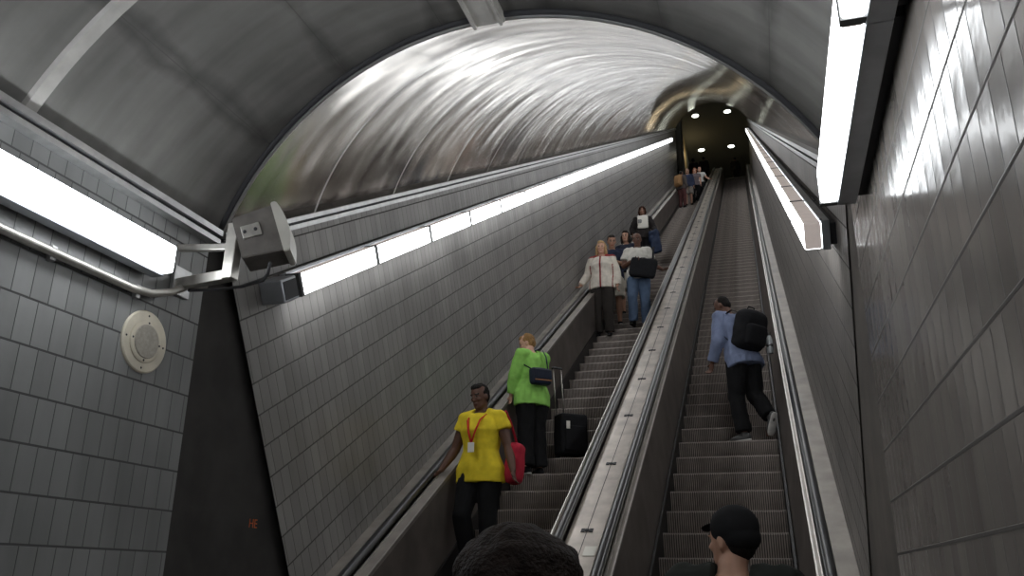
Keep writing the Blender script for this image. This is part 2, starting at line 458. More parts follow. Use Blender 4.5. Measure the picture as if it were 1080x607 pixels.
LP = 1.236
def place_lamp(r, side, Y=None, s=None, z=None, n=None):
    if s is not None: pos = P(WL if side > 0 else WR, s, n); d = Vector((0, CO, SI)); u = Vector((0, -SI, CO))
    else: pos = Vector((WL if side > 0 else WR, Y, z)); d = Vector((0, 1, 0)); u = Vector((0, 0, 1))
    xx = Vector((side, 0, 0))
    m = Matrix((xx, d, u)).transposed().to_4x4(); m.translation = pos
    if side < 0:   # keep the frame right handed: run backwards along the wall
        m = Matrix((xx, -d, u)).transposed().to_4x4(); m.translation = pos + d*LP
    r.matrix_world = m
    r.location = m.translation
proto_s = lamp_unit('wall_lamp', LP, True, M['lens_far'])
NL = 27
first = True
for side in (1, -1):
    for k in range(NL):
        o = proto_s if first else copy_tree(proto_s); first = False
        place_lamp(o, side, s=4.86+k*LP, n=-.79 if side > 0 else -.795)
        if k == 0:
            lab = ('white strip light, first and nearest of the left sloping row' if side > 0 else 'white strip light, first and nearest of the right sloping row')
        else:
            lab = ('white strip light further up the left sloping row' if side > 0 else 'white strip light further up the right sloping row')
        tag(o, lab, 'light', 'strip lights up the left slope' if side > 0 else 'strip lights up the right slope')
# dark end box of the left row
e = empty('junction_box', P(WL, 4.74, -.715)); e.rotation_euler = (PI/6, 0, 0)
bm = bmesh.new(); box(bm, (.085, 0, 0), (.17, .19, .155), bev=.012); link('case', bm_mesh(bm), M['lamp_metal'], e)
bm = bmesh.new(); box(bm, (.172, 0, 0), (.006, .16, .12), bev=.002); link('cover', bm_mesh(bm), M['lamp_dark'], e)
tag(e, 'dark grey end box at the low end of the left sloping lamp row', 'electrical box')
proto_f = lamp_unit('wall_lamp', LP, False, M['lens'], .108)
first = True
for side in (1, -1):
    for k in range(4):
        o = proto_f if first else copy_tree(proto_f); first = False
        place_lamp(o, side, Y=3.376-LP-k*LP, z=1.465)
        o.name = 'fluorescent_lamp'
        if k == 0: lab = ('large glowing strip light on the level left wall above the round plate' if side > 0 else 'large glowing strip light high on the level right wall')
        elif k == 1: lab = ('glowing strip light on the left wall, nearer than the one above the round plate' if side > 0 else 'strip light cut by the top edge above the large right lamp')
        else: lab = ('strip light of the level left row behind the viewer' if side > 0 else 'strip light of the level right row behind the viewer')
        tag(o, lab, 'light', 'level strip lights left' if side > 0 else 'level strip lights right')

# conduit under the left lamp
bm = bmesh.new(); tube(bm, [(WL+.035, YB+.2, 1.36), (WL+.035, 3.25, 1.36), (WL+.04, 3.38, 1.375), (WL+.06, 3.5, 1.42), (WL+.08, 3.62, 1.50), (WL+.1, 3.72, 1.53)], .021, 10)
e = empty('conduit_pipe', (0, 0, 0)); link('pipe', bm_mesh(bm, smooth=True), M['steel_tube'], e)
for y in (1.2, 2.75, 3.3):
    bm = bmesh.new(); box(bm, (WL+.018, y, 1.36), (.03, .03, .07), bev=.003); link('clip', bm_mesh(bm), M['alu'], e)
tag(e, 'thin grey conduit pipe running under the large left strip light', 'pipe')
# loose cable from the conduit to the bracket and box
bm = bmesh.new(); tube(bm, [(-2.94, 3.6, 1.46), (-2.8, 3.6, 1.45), (-2.62, 3.62, 1.46), (-2.48, 3.60, 1.475), (-2.42, 3.55, 1.49), (-2.38, 3.50, 1.53)], .009, 8)
tag(link('cable', bm_mesh(bm, smooth=True), M['cable']), 'dark cable sagging below the boxy loudspeaker on its bracket', 'cable')

# round steel plate on the left wall
e = empty('round_plate', (WL, 3.425, 1.13))
def disc(r0, r1, x0, x1, seg=48):
    bm = bmesh.new(); rings = [(0, x1), (r1*.6, x1), (r1, x1), (r0, x1*.6+x0*.4), (r0, x0)]
    prev = None; c = bm.verts.new((x1, 0, 0))
    for (r, x) in rings[1:]:
        ring = [bm.verts.new((x, r*math.cos(2*PI*i/seg), r*math.sin(2*PI*i/seg))) for i in range(seg)]
        for i in range(seg):
            if prev: bm.faces.new((prev[i], prev[(i+1) % seg], ring[(i+1) % seg], ring[i]))
            else: bm.faces.new((c, ring[i], ring[(i+1) % seg]))
        prev = ring
    return bm_mesh(bm)
link('rim', disc(.163, .155, 0, .012), M['plate'], e)
link('inner_ring', disc(.112, .104, .012, .02), M['plate'], e)
link('mesh_centre', disc(.088, .085, .02, .026), M['plate_in'], e)
for r, x in ((.137, .012), (.098, .02)):
    for a in (0, 1, 2, 3):
        bm = bmesh.new(); ell(bm, (x, r*math.cos(a*PI/2), r*math.sin(a*PI/2)), (.003, .006, .006), u=8, v=6)
        link('screw', bm_mesh(bm), M['lamp_dark'], e)
tag(e, 'round dull steel plate with a darker mesh centre on the left tiled wall', 'plate')

# boxy loudspeaker on a bracket in the corner
br = empty('wall_bracket', (-2.7, 3.45, 1.5))
def tb(name, a, b, w, parent, mt='steel_tube'):
    a, b = Vector(a), Vector(b); bm = bmesh.new(); d = b-a
    xa, ya = frame(d, Vector((0, 1, 0)))
    R = Matrix((xa, ya, d.normalized())).transposed()
    box(bm, (a+b)/2 - parent.location, (w, w, d.length), R, bev=.004)
    return link(name, bm_mesh(bm), M[mt], parent)
tb('upright', (-2.60, 3.48, 1.45), (-2.60, 3.48, 1.76), .062, br)
tb('lower_arm', (WL, 3.60, 1.50), (-2.58, 3.48, 1.475), .055, br)
tb('upper_arm', (-2.60, 3.48, 1.70), (-2.44, 3.50, 1.70), .04, br)
tb('support_arm', (-2.98, 3.52, 1.68), (-2.60, 3.48, 1.63), .035, br)
bm = bmesh.new(); box(bm, (WL+.012-br.location.x, 3.62-br.location.y, 0.02), (.024, .14, .16), bev=.004); link('wall_flange', bm_mesh(bm), M['alu'], br)
tag(br, 'pale steel square-tube bracket in the corner holding the boxy loudspeaker', 'bracket')
sp = empty('loudspeaker', (-2.45, 3.52, 1.675))
bm = bmesh.new()
NN = 9; W2 = .10
prof = [(-.15, -.15), (.12, -.17)] + [(.12+.045*math.sin(PI*i/8), -.17+.34*i/8) for i in range(1, 8)] + [(.12, .17), (-.15, .15)]
def prism(prof, y0, y1):
    bm = bmesh.new(); n = len(prof)
    a = [bm.verts.new((p[0], y0, p[1])) for p in prof]; b = [bm.verts.new((p[0], y1, p[1])) for p in prof]
    bm.faces.new(a); bm.faces.new(b[::-1])
    for i in range(n): bm.faces.new((a[i], a[(i+1) % n], b[(i+1) % n], b[i]))
    bmesh.ops.bevel(bm, geom=bm.edges[:], offset=.006, segments=2, affect='EDGES')
    return bm_mesh(bm)
link('case', prism([(-.15, -.145), (.118, -.165), (.118, .165), (-.15, .145)], -.13, .13), M['grey_box'], sp)
link('curved_front', prism([(.112, -.18)]+[(.15+.035*math.sin(PI*i/8), -.18+.36*i/8) for i in range(9)]+[(.112, .18)], -.14, .14), M['cream_box'], sp)
bm = bmesh.new(); box(bm, (-.05, -.135, .02), (.12, .02, .09), bev=.004); link('mount_plate', bm_mesh(bm), M['steel_tube'], sp)
for xx in (-.09, -.02):
    bm = bmesh.new(); ell(bm, (xx, -.148, .02), (.012, .008, .012), u=10, v=6); link('bolt', bm_mesh(bm), M['lamp_dark'], sp)
sp.rotation_euler = (0, math.radians(-20), math.radians(22)); sp.scale = (.8, .8, .8)
tag(sp, 'boxy grey loudspeaker with a curved cream front, hung in the left corner', 'loudspeaker')

# faded orange mark stencilled on the dark recess
def text(name, s, size, mt, parent=None):
    cu = bpy.data.curves.new(name, 'FONT'); cu.body = s; cu.size = size; cu.extrude = .001; cu.align_x = 'CENTER'; cu.align_y = 'CENTER'
    o = bpy.data.objects.new('tmp', cu); C.objects.link(o)
    me = bpy.data.meshes.new_from_object(o.evaluated_get(bpy.context.evaluated_depsgraph_get())); bpy.data.objects.remove(o)
    q = link(name, me, mt, parent); return q
t = text('painted_mark', 'HE', .075, M['orange']); t.location = (WL-.0495, 4.66, .30); t.rotation_euler = (PI/2, 0, PI/2); 
tag(t, 'small faded orange letters on the dark recess of the left wall', 'marking')

# ------------------------------------------------------------------ escalators
def fillet(a, b, c, r=.8, n=8):
    d1 = (a-b).normalized(); d2 = (c-b).normalized(); p0 = b+d1*r; p2 = b+d2*r
    return [p0*(1-t)**2 + b*2*t*(1-t) + p2*t*t for t in [i/n for i in range(n+1)]]
A0 = Vector((2.3, FLOOR)); A1 = Vector((4.216, FLOOR)); A2 = Vector((TOP.y, TOP.z)); A3 = Vector((TOP.y+2.6, TOP.z))
PATH = [A0] + fillet(A0, A1, A2, .7) + fillet(A1, A2, A3, .7) + [A3]
def offs(path, h):
    out = []
    for i, p in enumerate(path):
        d1 = (path[i]-path[i-1]).normalized() if i else None
        d2 = (path[i+1]-path[i]).normalized() if i < len(path)-1 else None
        d1 = d1 or d2; d2 = d2 or d1
        n1 = Vector((-d1.y, d1.x)); n2 = Vector((-d2.y, d2.x)); m = (n1+n2).normalized()
        out.append(p + m*(h/max(.3, m.dot(n1))))
    return out
def sweep(profile, path=PATH, closed=True, smooth=False):
    rows = [offs(path, h) for x, h in profile]; nP = len(path); n = len(profile)
    vs = [(profile[k][0], rows[k][i].x, rows[k][i].y) for i in range(nP) for k in range(n)]
    fs = []
    for i in range(nP-1):
        for k in range(n if closed else n-1):
            a = i*n+k; b = i*n+(k+1) % n; fs.append((a, b, b+n, a+n))
    if closed: fs += [tuple(range(n))[::-1], tuple((nP-1)*n+k for k in range(n))]
    me = mesh_from(vs, fs); bm = bmesh.new(); bm.from_mesh(me); bpy.data.meshes.remove(me); return bm_mesh(bm, smooth=smooth)
HD = .695
def rect(x0, x1, h0, h1): return [(x0, h0), (x1, h0), (x1, h1), (x0, h1)]
def railprof(xc, w, h0, hh):
    return [(xc-w*.36, h0), (xc+w*.36, h0), (xc+w*.5, h0+hh*.35), (xc+w*.42, h0+hh*.8), (xc+w*.2, h0+hh), (xc-w*.2, h0+hh), (xc-w*.42, h0+hh*.8), (xc-w*.5, h0+hh*.35)]
# handrail path wraps round the newel at each end
def railpath():
    p = [v.copy() for v in PATH]
    R_ = .30
    for end in (0, 1):
        e0 = p[0] if end == 0 else p[-1]; dr = -1 if end == 0 else 1
        cc = e0 + Vector((0, HD+.0-R_))
        a = [cc + Vector((dr*R_*math.sin(t), R_*math.cos(t))) - Vector((0, HD)) for t in [PI*i/10 for i in range(1, 11)]]
        # store in the coordinates that offs() will lift by HD: build directly instead
        if end == 0: start = [Vector(q) for q in a[::-1]]
        else: stop = [Vector(q) for q in a]
    return start, stop
def rail_mesh(xc):
    top = offs(PATH, HD+.02)
    R_ = .28
    c0 = top[0]-Vector((0, R_)); c1 = top[-1]-Vector((0, R_))
    pts = [c0+Vector((-R_*math.sin(t), R_*math.cos(t))) for t in [PI*i/10 for i in range(10, 0, -1)]] + top + [c1+Vector((R_*math.sin(t), R_*math.cos(t))) for t in [PI*i/10 for i in range(1, 11)]]
    return sweep(railprof(xc, .078, 0, .042), pts, smooth=True)
PIT = .4193
def step_mesh(x0, x1):
    """riser of one step, curved, with its tread behind it"""
    pts = [(.0, 0), (-.004, -.012), (.002, -.06), (.012, -.12), (.03, -.19), (.05, -.26)]
    vs, fs = [], []
    back = [(.372, 0), (.372, -.03)]
    prof = [back[1], back[0]] + pts
    for x in (x0, x1):
        for y, z in prof: vs.append((x, y, z))
    n = len(prof)
    for k in range(n-1): fs.append((k, k+1, n+k+1, n+k))
    fs.append(tuple(range(n))); fs.append(tuple(range(2*n-1, n-1, -1)))
    return mesh_from(vs, fs)
M['nose'] = mat('lit_nosing', (.42, .37, .34), .4, .5)  # paler colour paints in the lit upper edge of each step
def escalator(name, label, xl, xr, s0, left, right):
    r = empty(name, (0, A1.x, FLOOR)); inv = Vector((0, -A1.x, -FLOOR))
    def put(nm, me, mt, par=r):
        o = link(nm, me, mt, par)
        o.location = inv if par is r else (0, 0, 0); return o
    sm = step_mesh(xl+.006, xr-.006)
    sm.materials.append(M['step'])
    bm = bmesh.new(); box(bm, ((xl+xr)/2, .004, .001), (xr-xl-.012, .014, .006)); nm_ = bm_mesh(bm)
    kk = 0; s = s0
    while s - PIT > 4.9: s -= PIT
    bmr = bmesh.new()
    while s < STOP-.2:
        p = P(0, s, KN)
        if kk < 100:
            o = link('step', sm, None, r); o.location = Vector((0, p.y, p.z)) + inv
            q = link('nosing', nm_, M['nose'] if kk == 0 else None, o)
        else:
            b2 = bmesh.new(); b2.from_mesh(sm)
            bmesh.ops.translate(b2, verts=b2.verts, vec=(0, p.y, p.z)); t = bpy.data.meshes.new('t'); b2.to_mesh(t); b2.free(); bmr.from_mesh(t)
        s += PIT; kk += 1
    o = put('step', bm_mesh(bmr), M['step']); o['kind'] = 'stuff'
    # flat run and comb plates
    for (y0, y1, z) in ((A0.x+.1, A1.x+.25, FLOOR-.0), (TOP.y-.1, TOP.y+2.4, TOP.z)):
        bm = bmesh.new(); box(bm, ((xl+xr)/2, (y0+y1)/2, z-.01), (xr-xl, y1-y0, .05)); put('comb_plate', bm_mesh(bm), M['deck2'])
    put('skirt', sweep(rect(xl-.02, xl, -.32, .10)), M['skirt']); put('skirt', sweep(rect(xr, xr+.02, -.32, .10)), M['skirt'])
    xt = left['panel_top']
    put('balustrade_panel', sweep([(xl-.022, .02), (xt, HD-.01), (xt-.02, HD-.01), (xl-.05, -.1)]), M['panel'])
    put('moulding', sweep(rect(left['m0'], left['m1'], HD-.02, HD+.006)), M['deck2'])
    put('moulding_edge', sweep(rect(left['m1']-.012, left['m1'], HD+.006, HD+.012)), M['alu_br'])
    put('moulding_edge', sweep(rect(left['m0']+.006, left['m0']+.016, HD+.006, HD+.012)), M['alu_br'])
    put('handrail', rail_mesh(left['rail']), M['rubber'])
    xt = right['panel_top']
    put('balustrade_panel', sweep([(xr+.022, .02), (xr+.05, -.1), (xt+.02, HD-.01), (xt, HD-.01)]), M['panel'])
    put('moulding', sweep(rect(right['m0'], right['m1'], HD-.02, HD+.006)), M['deck2'])
    put('moulding_edge', sweep(rect(right['m0'], right['m0']+.010, HD+.006, HD+.014)), M['alu_br'])
    put('moulding_edge', sweep(rect(right['m1']-.012, right['m1']-.004, HD+.006, HD+.012)), M['alu_br'])
    put('handrail', rail_mesh(right['rail']), M['rubber'])
    tag(r, label, 'escalator'); return r
escalator('escalator', 'left escalator carrying people down beside the left tiled wall', -2.67, -1.61, 7.235,
          dict(panel_top=-2.685, m0=-2.80, m1=-2.685, rail=-2.843), dict(panel_top=-1.535, m0=-1.53, m1=-1.495, rail=-1.452))
escalator('escalator', 'right escalator with ribbed steps between centre deck and right wall', -.925, .125, 6.316,
          dict(panel_top=-1.005, m0=-1.06, m1=-1.005, rail=-1.10), dict(panel_top=.222, m0=.222, m1=.262, rail=.298))
# decks between and beside the escalators
cd = empty('centre_deck', (0, 0, 0))
link('deck_plate', sweep(rect(-1.405, -1.135, HD-.6, HD)), M['deck'], cd)
link('deck_seam', sweep(rect(-1.2775, -1.2725, HD, HD+.0015)), M['lamp_dark'], cd)
s = 5.43
bmp = []
while s < 46:
    e = P(-1.275, s, KN+HD)
    bm = bmesh.new()
    box(bm, (-.03, 0, .002), (.028, .05, .006), bev=.002); box(bm, (.03, 0, .002), (.028, .05, .006), bev=.002)
    ell(bm, (0, 0, .004), (.02, .02, .008), u=10, v=6)
    o = link('fastener', bm_mesh(bm), M['lamp_dark'], cd); o.location = e; o.rotation_euler = (PI/6, 0, 0)
    s += 1.2
tag(cd, 'long brushed steel deck with a centre seam between the two escalators', 'deck')
for nm, x0, x1, lab in (('side_deck', WL+.004, -2.885, 'narrow steel deck strip between left handrail and tiled wall'), ('side_deck', .34, WR-.004, 'narrow steel deck strip between right handrail and tiled wall')):
    o = link(nm, sweep(rect(x0, x1, HD-.05, HD)), M['deck2']); tag(o, lab, 'deck')
# trough under the rails
bm = bmesh.new(); 
o = link('paper_sticker', None); bpy.data.objects.remove(o)
bm = bmesh.new(); box(bm, (0, 0, 0), (.085, .13, .001)); o = link('paper_label', bm_mesh(bm), M['paper']); o.location = P(-1.205, 5.13, KN+HD+.003); o.rotation_euler = (PI/6, 0, 0)
tag(o, 'pale rectangular sticker on the steel deck between the escalators', 'sticker')
# escalator truss below
struct(link('floor_slope', sweep(rect(WL, WR, -.75, -.34)), M['dark_wall']))

# ------------------------------------------------------------------ upper lobby downlights
for (x, y) in ((-2.2, 41.1), (-.5, 41.1), (-2.2, 45.1), (-.5, 45.1)):
    r = empty('downlight', (x, y, CZ-.01))
    bm = bmesh.new(); bmesh.ops.create_cone(bm, cap_ends=True, segments=24, radius1=.22, radius2=.22, depth=.03); link('trim_ring', bm_mesh(bm), M['alu'], r)
    bm = bmesh.new(); bmesh.ops.create_cone(bm, cap_ends=True, segments=24, radius1=.18, radius2=.18, depth=.02)
    o = link('bulb_glass', bm_mesh(bm), mat('downlight_glow', (.9, .9, .7), emit=(.95, 1.0, .86), estr=4) if 'dl' not in M else M['dl'], r); M['dl'] = o.data.materials[0]; o.location = (0, 0, -.012)
    lab = {(-2.2, 41.1): 'round downlight in the dark upper ceiling, front left of four', (-.5, 41.1): 'round downlight in the dark upper ceiling, front right of four',
           (-2.2, 45.1): 'round downlight in the dark upper ceiling, rear left of four', (-.5, 45.1): 'round downlight in the dark upper ceiling, rear right of four'}.get((x, y), 'round downlight hidden deep in the dark upper ceiling')
    tag(r, lab, 'light', 'downlights over the upper landing')
def area(name, loc, rot, size, power, col, sy=None):
    l = bpy.data.lights.new(name, 'AREA'); l.energy = power; l.color = col; l.size = size
    if sy: l.shape = 'RECTANGLE'; l.size_y = sy
    o = bpy.data.objects.new(name, l); C.objects.link(o); o.location = loc; o.rotation_euler = rot
    return o
pl = bpy.data.lights.new('warm_light', 'POINT'); pl.energy = 4; pl.color = (1, .8, .5); pl.shadow_soft_size = .15
o = bpy.data.objects.new('warm_light', pl); C.objects.link(o); o.location = (-2.7, 43.4, 22.9)

w = bpy.data.worlds.new('world'); S.world = w; w.use_nodes = True
w.node_tree.nodes['Background'].inputs[0].default_value = (.5, .52, .55, 1); w.node_tree.nodes['Background'].inputs[1].default_value = .05
S.view_settings.view_transform = 'Standard'; S.view_settings.look = 'None'; S.view_settings.exposure = 0.32
#PEOPLE#
# ------------------------------------------------------------------ people
def V3(t): return Vector(t)
SKINS = {}
def pmat(name, col, **k):
    if name not in SKINS: SKINS[name] = mat(name, col, **k)
    return SKINS[name]
def cloth(name, col, rough=.85, amt=.12, **k): return pmat(name, col, rough=rough, noise_amt=amt, nscale=14, spec=.2, **k)
HEADPROF = [(-.118, .020, .022, -.052), (-.108, .036, .036, -.044), (-.085, .051, .056, -.028), (-.055, .059, .070, -.014), (-.02, .067, .081, -.004),
            (.015, .072, .090, .002), (.045, .074, .094, .006), (.075, .068, .086, .008), (.098, .052, .066, .009), (.112, .032, .04, .01)]
def add_head(bm, T):
    xa = T.to_3x3() @ Vector((1, 0, 0)); ya = T.to_3x3() @ Vector((0, 1, 0))
    loft(bm, [(T @ Vector((0, yo, z)), xa, ya, rx, ry) for z, rx, ry, yo in HEADPROF], 20)
    R = T.to_3x3()
    def e(c, r): ell(bm, T @ Vector(c), r, R, 12, 8)
    e((0, -.094, -.028), (.014, .017, .012)); e((0, -.090, -.008), (.009, .012, .026))      # nose
    for sx in (-1, 1):
        e((sx*.075, .008, -.012), (.009, .019, .031))                                            # ears
        e((sx*.028, -.080, .022), (.024, .012, .008))                                            # brow
        e((sx*.036, -.068, -.022), (.020, .016, .017))                                           # cheek
    e((0, -.086, -.062), (.023, .011, .006)); e((0, -.084, -.073), (.019, .011, .006))       # lips
    e((0, -.078, -.100), (.02, .015, .014))                                                      # chin
def add_hand(bm, w, d, side, curl=.5, k=1.0, spread=1.0):
    """w wrist, d hand direction, side: unit vector towards the thumb; palm normal = d x side"""
    d = d.normalized(); side = (side - d*side.dot(d)).normalized(); pn = d.cross(side)
    loft(bm, [(w - d*.015, side, pn, .024*k, .019*k), (w + d*.02, side, pn, .031*k, .016*k), (w + d*.055*k, side, pn, .041*k, .015*k), (w+d*.088*k, side, pn, .039*k, .013*k)], 10)
    for i, L in enumerate((.068, .077, .071, .056)):
        o = (1.5-i)*.0195*k
        p = w + d*.080*k + side*o; pts = [p]; a = 0
        dirn = (d + side*(1.5-i)*.07*spread).normalized()
        for seg in (.42, .32, .26):
            a += curl*.9
            p = p + (dirn*math.cos(a) - pn*math.sin(a)*CURL)*(L*seg*k*1.05); pts.append(p)
        tube(bm, pts, [.0092*k, .0088*k, .008*k, .0066*k], 7)
    b = w + d*.022*k + side*.026*k
    t1 = b + (side*.75+d*.6)*.034*k; t2 = t1 + (side*.35+d*.9-pn*.3*CURL).normalized()*.030*k
    tube(bm, [b, t1, t2], [.013*k, .0105*k, .008*k], 7)
CURL = 1
BASE = dict(pel=(0, 0, .95), cst=(0, 0, 1.29), nk=(0, .01, 1.475), hd=(0, -.02, 1.63),
            sa=(.178, .012, 1.415), sb=(-.178, .012, 1.415), ea=(.225, .03, 1.13), eb=(-.225, .03, 1.13), wa=(.235, -.045, .895), wb=(-.235, -.045, .895),
            ha=(.088, 0, .915), hb=(-.088, 0, .915), ka=(.10, -.025, .50), kb=(-.10, -.025, .50), fa=(.105, .02, .085), fb=(-.105, .02, .085))
def person(loc, yaw, H, label, skin, top, bottom, shoes, hair, joints={}, head=(0, 0, 0), build=1.0, belly=0, female=False,
           sleeve=1.0, short=False, vox=.0085, hand={}, group=None, foot={}, hem=.86, seed=1, loose=1.0, legloose=1.0, toes={}, cap=None, feet_bare=False, collar=None, pt=None):
    k = H/1.75; J = {a: V3(b)*k for a, b in {**BASE, **joints}.items()}
    r = empty('person', loc, yaw); w = build
    hp = J['hd']; T = Matrix.Translation(hp) @ Matrix.Rotation(head[0], 4, 'Z') @ Matrix.Rotation(head[1], 4, 'X') @ Matrix.Rotation(head[2], 4, 'Y') @ Matrix.Scale(k*1.0, 4)
    hipx = (J['ha']-J['hb']).normalized(); shx = (J['sa']-J['sb']).normalized()
    def torso(extra, lowz, topz=1.0, b=None, hips_=False):
        """rings along pelvis - chest - neck"""
        rings = []
        spec = [(-.085, .150, .105), (-.04, .168, .118), (.0, .172, .118), (.10, .152, .105), (.16, .145, .102), (.26, .155, .112), (.34, .168, .120), (.42, .165, .112), (.465, .140, .095), (.50, .095, .075), (.525, .06, .06)]
        pel, cst, nk = J['pel'], J['cst'], J['nk']
        for (t, rx, ry) in spec:
            if t < lowz or t > topz: continue
            tt = t*k
            if tt < (cst-pel).length: c = pel + (cst-pel).normalized()*tt; f = tt/(cst-pel).length
            else: c = cst + (nk-cst).normalized()*(tt-(cst-pel).length); f = 1
            xa = hipx.lerp(shx, max(0, min(1, f))).normalized(); up_ = ((cst-pel) if f < 1 else (nk-cst)).normalized()
            xa = (xa - up_*xa.dot(up_)).normalized(); ya = up_.cross(xa)
            fb = 0
            if belly: fb = belly*math.exp(-((t-.14)/.13)**2)
            bust = .022 if (female and .28 < t < .40) else 0
            wa_ = (.93 if female and .08 < t < .28 else 1.0)*(1.04 if female and t < .04 else 1)*(.92 if female and t > .3 else 1)
            if hips_ and t <= .04: rx = max(rx, .192+.0*t); ry = max(ry, .122)
            if hips_ and .05 < t < .12: rx = max(rx, .172)
            rings.append((c - ya*(fb+bust)*.5*k, xa, ya, (rx*w*wa_+extra+fb*.4)*k, (ry*w+extra+fb*.5+bust*.5)*k))
        return rings
    # --- body
    bm = bmesh.new()
    loft(bm, torso(0, -1), 18)
    tube(bm, [J['nk']-(J['nk']-J['cst']).normalized()*.05*k, J['nk']+(hp-J['nk'])*.25, hp + T.to_3x3() @ Vector((0, .012, -.05))], [.066*k*w, .055*k*(.5+.5*w), .053*k], 14)
    add_head(bm, T)
    for s in 'ab':
        S_, E_, W_ = J['s'+s], J['e'+s], J['w'+s]
        ell(bm, S_, (.056*k*w,)*3)
        tube(bm, [J['nk'].lerp(S_, .45)-Vector((0, 0, .03*k)), S_, S_.lerp(E_, .35), E_], [.055*k*w, .054*k*w, .050*k*w, .040*k*w], 12)
        tube(bm, [E_, E_.lerp(W_, .3), E_.lerp(W_, .75), W_], [.040*k*w, .042*k*w, .033*k*(.6+.4*w), .026*k], 12)
        ell(bm, E_, (.041*k*w,)*3)
        hh = hand.get(s, {}); dd = V3(hh['d']) if 'd' in hh else (W_-E_).normalized()
        sd = V3(hh.get('side', (0, -1, 0)))
        global CURL; CURL = hh.get('cs', 1 if s == 'a' else -1)
        add_hand(bm, W_, dd, sd, hh.get('curl', .4), k*(.93 if female else 1.0))
        Hh, K_, A_ = J['h'+s], J['k'+s], J['f'+s]
        tube(bm, [Hh, Hh.lerp(K_, .3), Hh.lerp(K_, .7), K_], [.092*k*w, .086*k*w, .066*k*w, .056*k*w], 14)
        tube(bm, [K_, K_.lerp(A_, .3), K_.lerp(A_, .7), A_], [.055*k*w, .058*k*w, .043*k*w, .036*k], 12)
        td = V3(toes.get(s, (.15 if s == 'a' else -.15, -1, -.12))).normalized()
        tube(bm, [A_+Vector((0, 0, .01)), A_-td*.03*k+Vector((0, 0, -.045*k)), A_ + td*.07*k+Vector((0, 0, -.045*k)), A_+td*.17*k+Vector((0, 0, -.05*k))], [.034*k, .033*k, .034*k, .02*k], 10, flat=.8)
    me = remesh(bm, vox, 2)
    skm = pmat(skin[0], skin[1], rough=.55, noise_amt=.06, nscale=20)
    dark = pmat('eye_dark', (.02, .015, .012), rough=.3); lip = pmat(skin[0]+'_lip', tuple(a*b for a, b in zip(skin[1], (.72, .45, .42))), rough=.5)
    brow = pmat(hair[0]+'_brow', tuple(q*.8 for q in hair[1]), rough=.8)
    white = pmat('eye_white', (.22, .19, .17), rough=.35)
    for q in (skm, dark, lip, brow, white): me.materials.append(q)
    Ti = T.inverted()
    for p in me.polygons:
        c = Ti @ p.center
        if -.13 < c.z < .07 and c.y < -.045 and abs(c.x) < .07:
            if abs(c.z-.004) < .0068 and .014 < abs(c.x) < .042: p.material_index = 1 if abs(abs(c.x)-.028) < .007 else 4
            elif abs(c.z-.026) < .006 and .012 < abs(c.x) < .048: p.material_index = 3
            elif abs(c.z+.067) < .010 and abs(c.x) < .023: p.material_index = 2
    body = link('body', me, None, r)
    # --- hair
    if hair[2] != 'none':
        bm = bmesh.new(); R = T.to_3x3()
        def e(c, rr, u=16, v=10): ell(bm, T @ Vector(c), rr, R, u, v)
        st = hair[2]
        if st in ('short', 'crop'):
            g = .0 if st == 'short' else -.006
            e((0, .024, .034), (.081+g, .088+g, .092+g)); e((0, .045, -.01), (.070+g, .062+g, .07))
            e((0, -.03, .085), (.058+g, .05, .036+g))
        elif st == 'puffy':
            e((0, .02, .045), (.092, .094, .10)); e((0, .045, -.01), (.078, .07, .075)); e((0, -.045, .092), (.066, .052, .042))
        elif st == 'curly':
            e((0, .02, .04), (.104, .10, .112)); e((0, .05, -.02), (.095, .075, .09)); e((0, -.04, .095), (.075, .055, .045))
            for sx in (-1, 1): e((sx*.082, .01, -.01), (.03, .05, .06))
        elif st == 'long':
            e((0, .022, .038), (.088, .092, .095)); e((0, .06, -.06), (.085, .05, .11)); e((0, -.04, .09), (.062, .05, .038))
            for sx in (-1, 1): e((sx*.080, -.008, -.03), (.024, .045, .085)); e((sx*.082, .0, -.085), (.028, .045, .06))
        elif st == 'pulled':
            e((0, .022, .033), (.080, .088, .090)); e((0, .06, -.005), (.05, .05, .055)); e((0, .095, .0), (.03, .03, .035))
        rough_ = {'short': .006, 'crop': .002, 'puffy': .010, 'curly': .018, 'long': .007, 'pulled': .003}[st]
        hm = remesh(bm, .007*max(1, vox/.0085), 1, rough_, 22, seed)
        link('hair', hm, pmat(hair[0], hair[1], rough=.7, noise_amt=.35, nscale=60, bump=.6, bscale=180, spec=.15), r)
    # --- top
    bm = bmesh.new()
    lo = (hem-.95)
    loft(bm, torso(.015*loose, lo-.02, .505, hips_=True), 18)
    if lo < -.085:
        c, xa, ya, rx, ry = torso(.015*loose, lo-.02, .505, hips_=True)[0]
        loft(bm, [(c+(J['pel']-J['cst']).normalized()*(-lo-.085)*k, xa, ya, rx*1.02, ry*1.02), (c+Vector((0, 0, .05)), xa, ya, rx, ry)], 18)
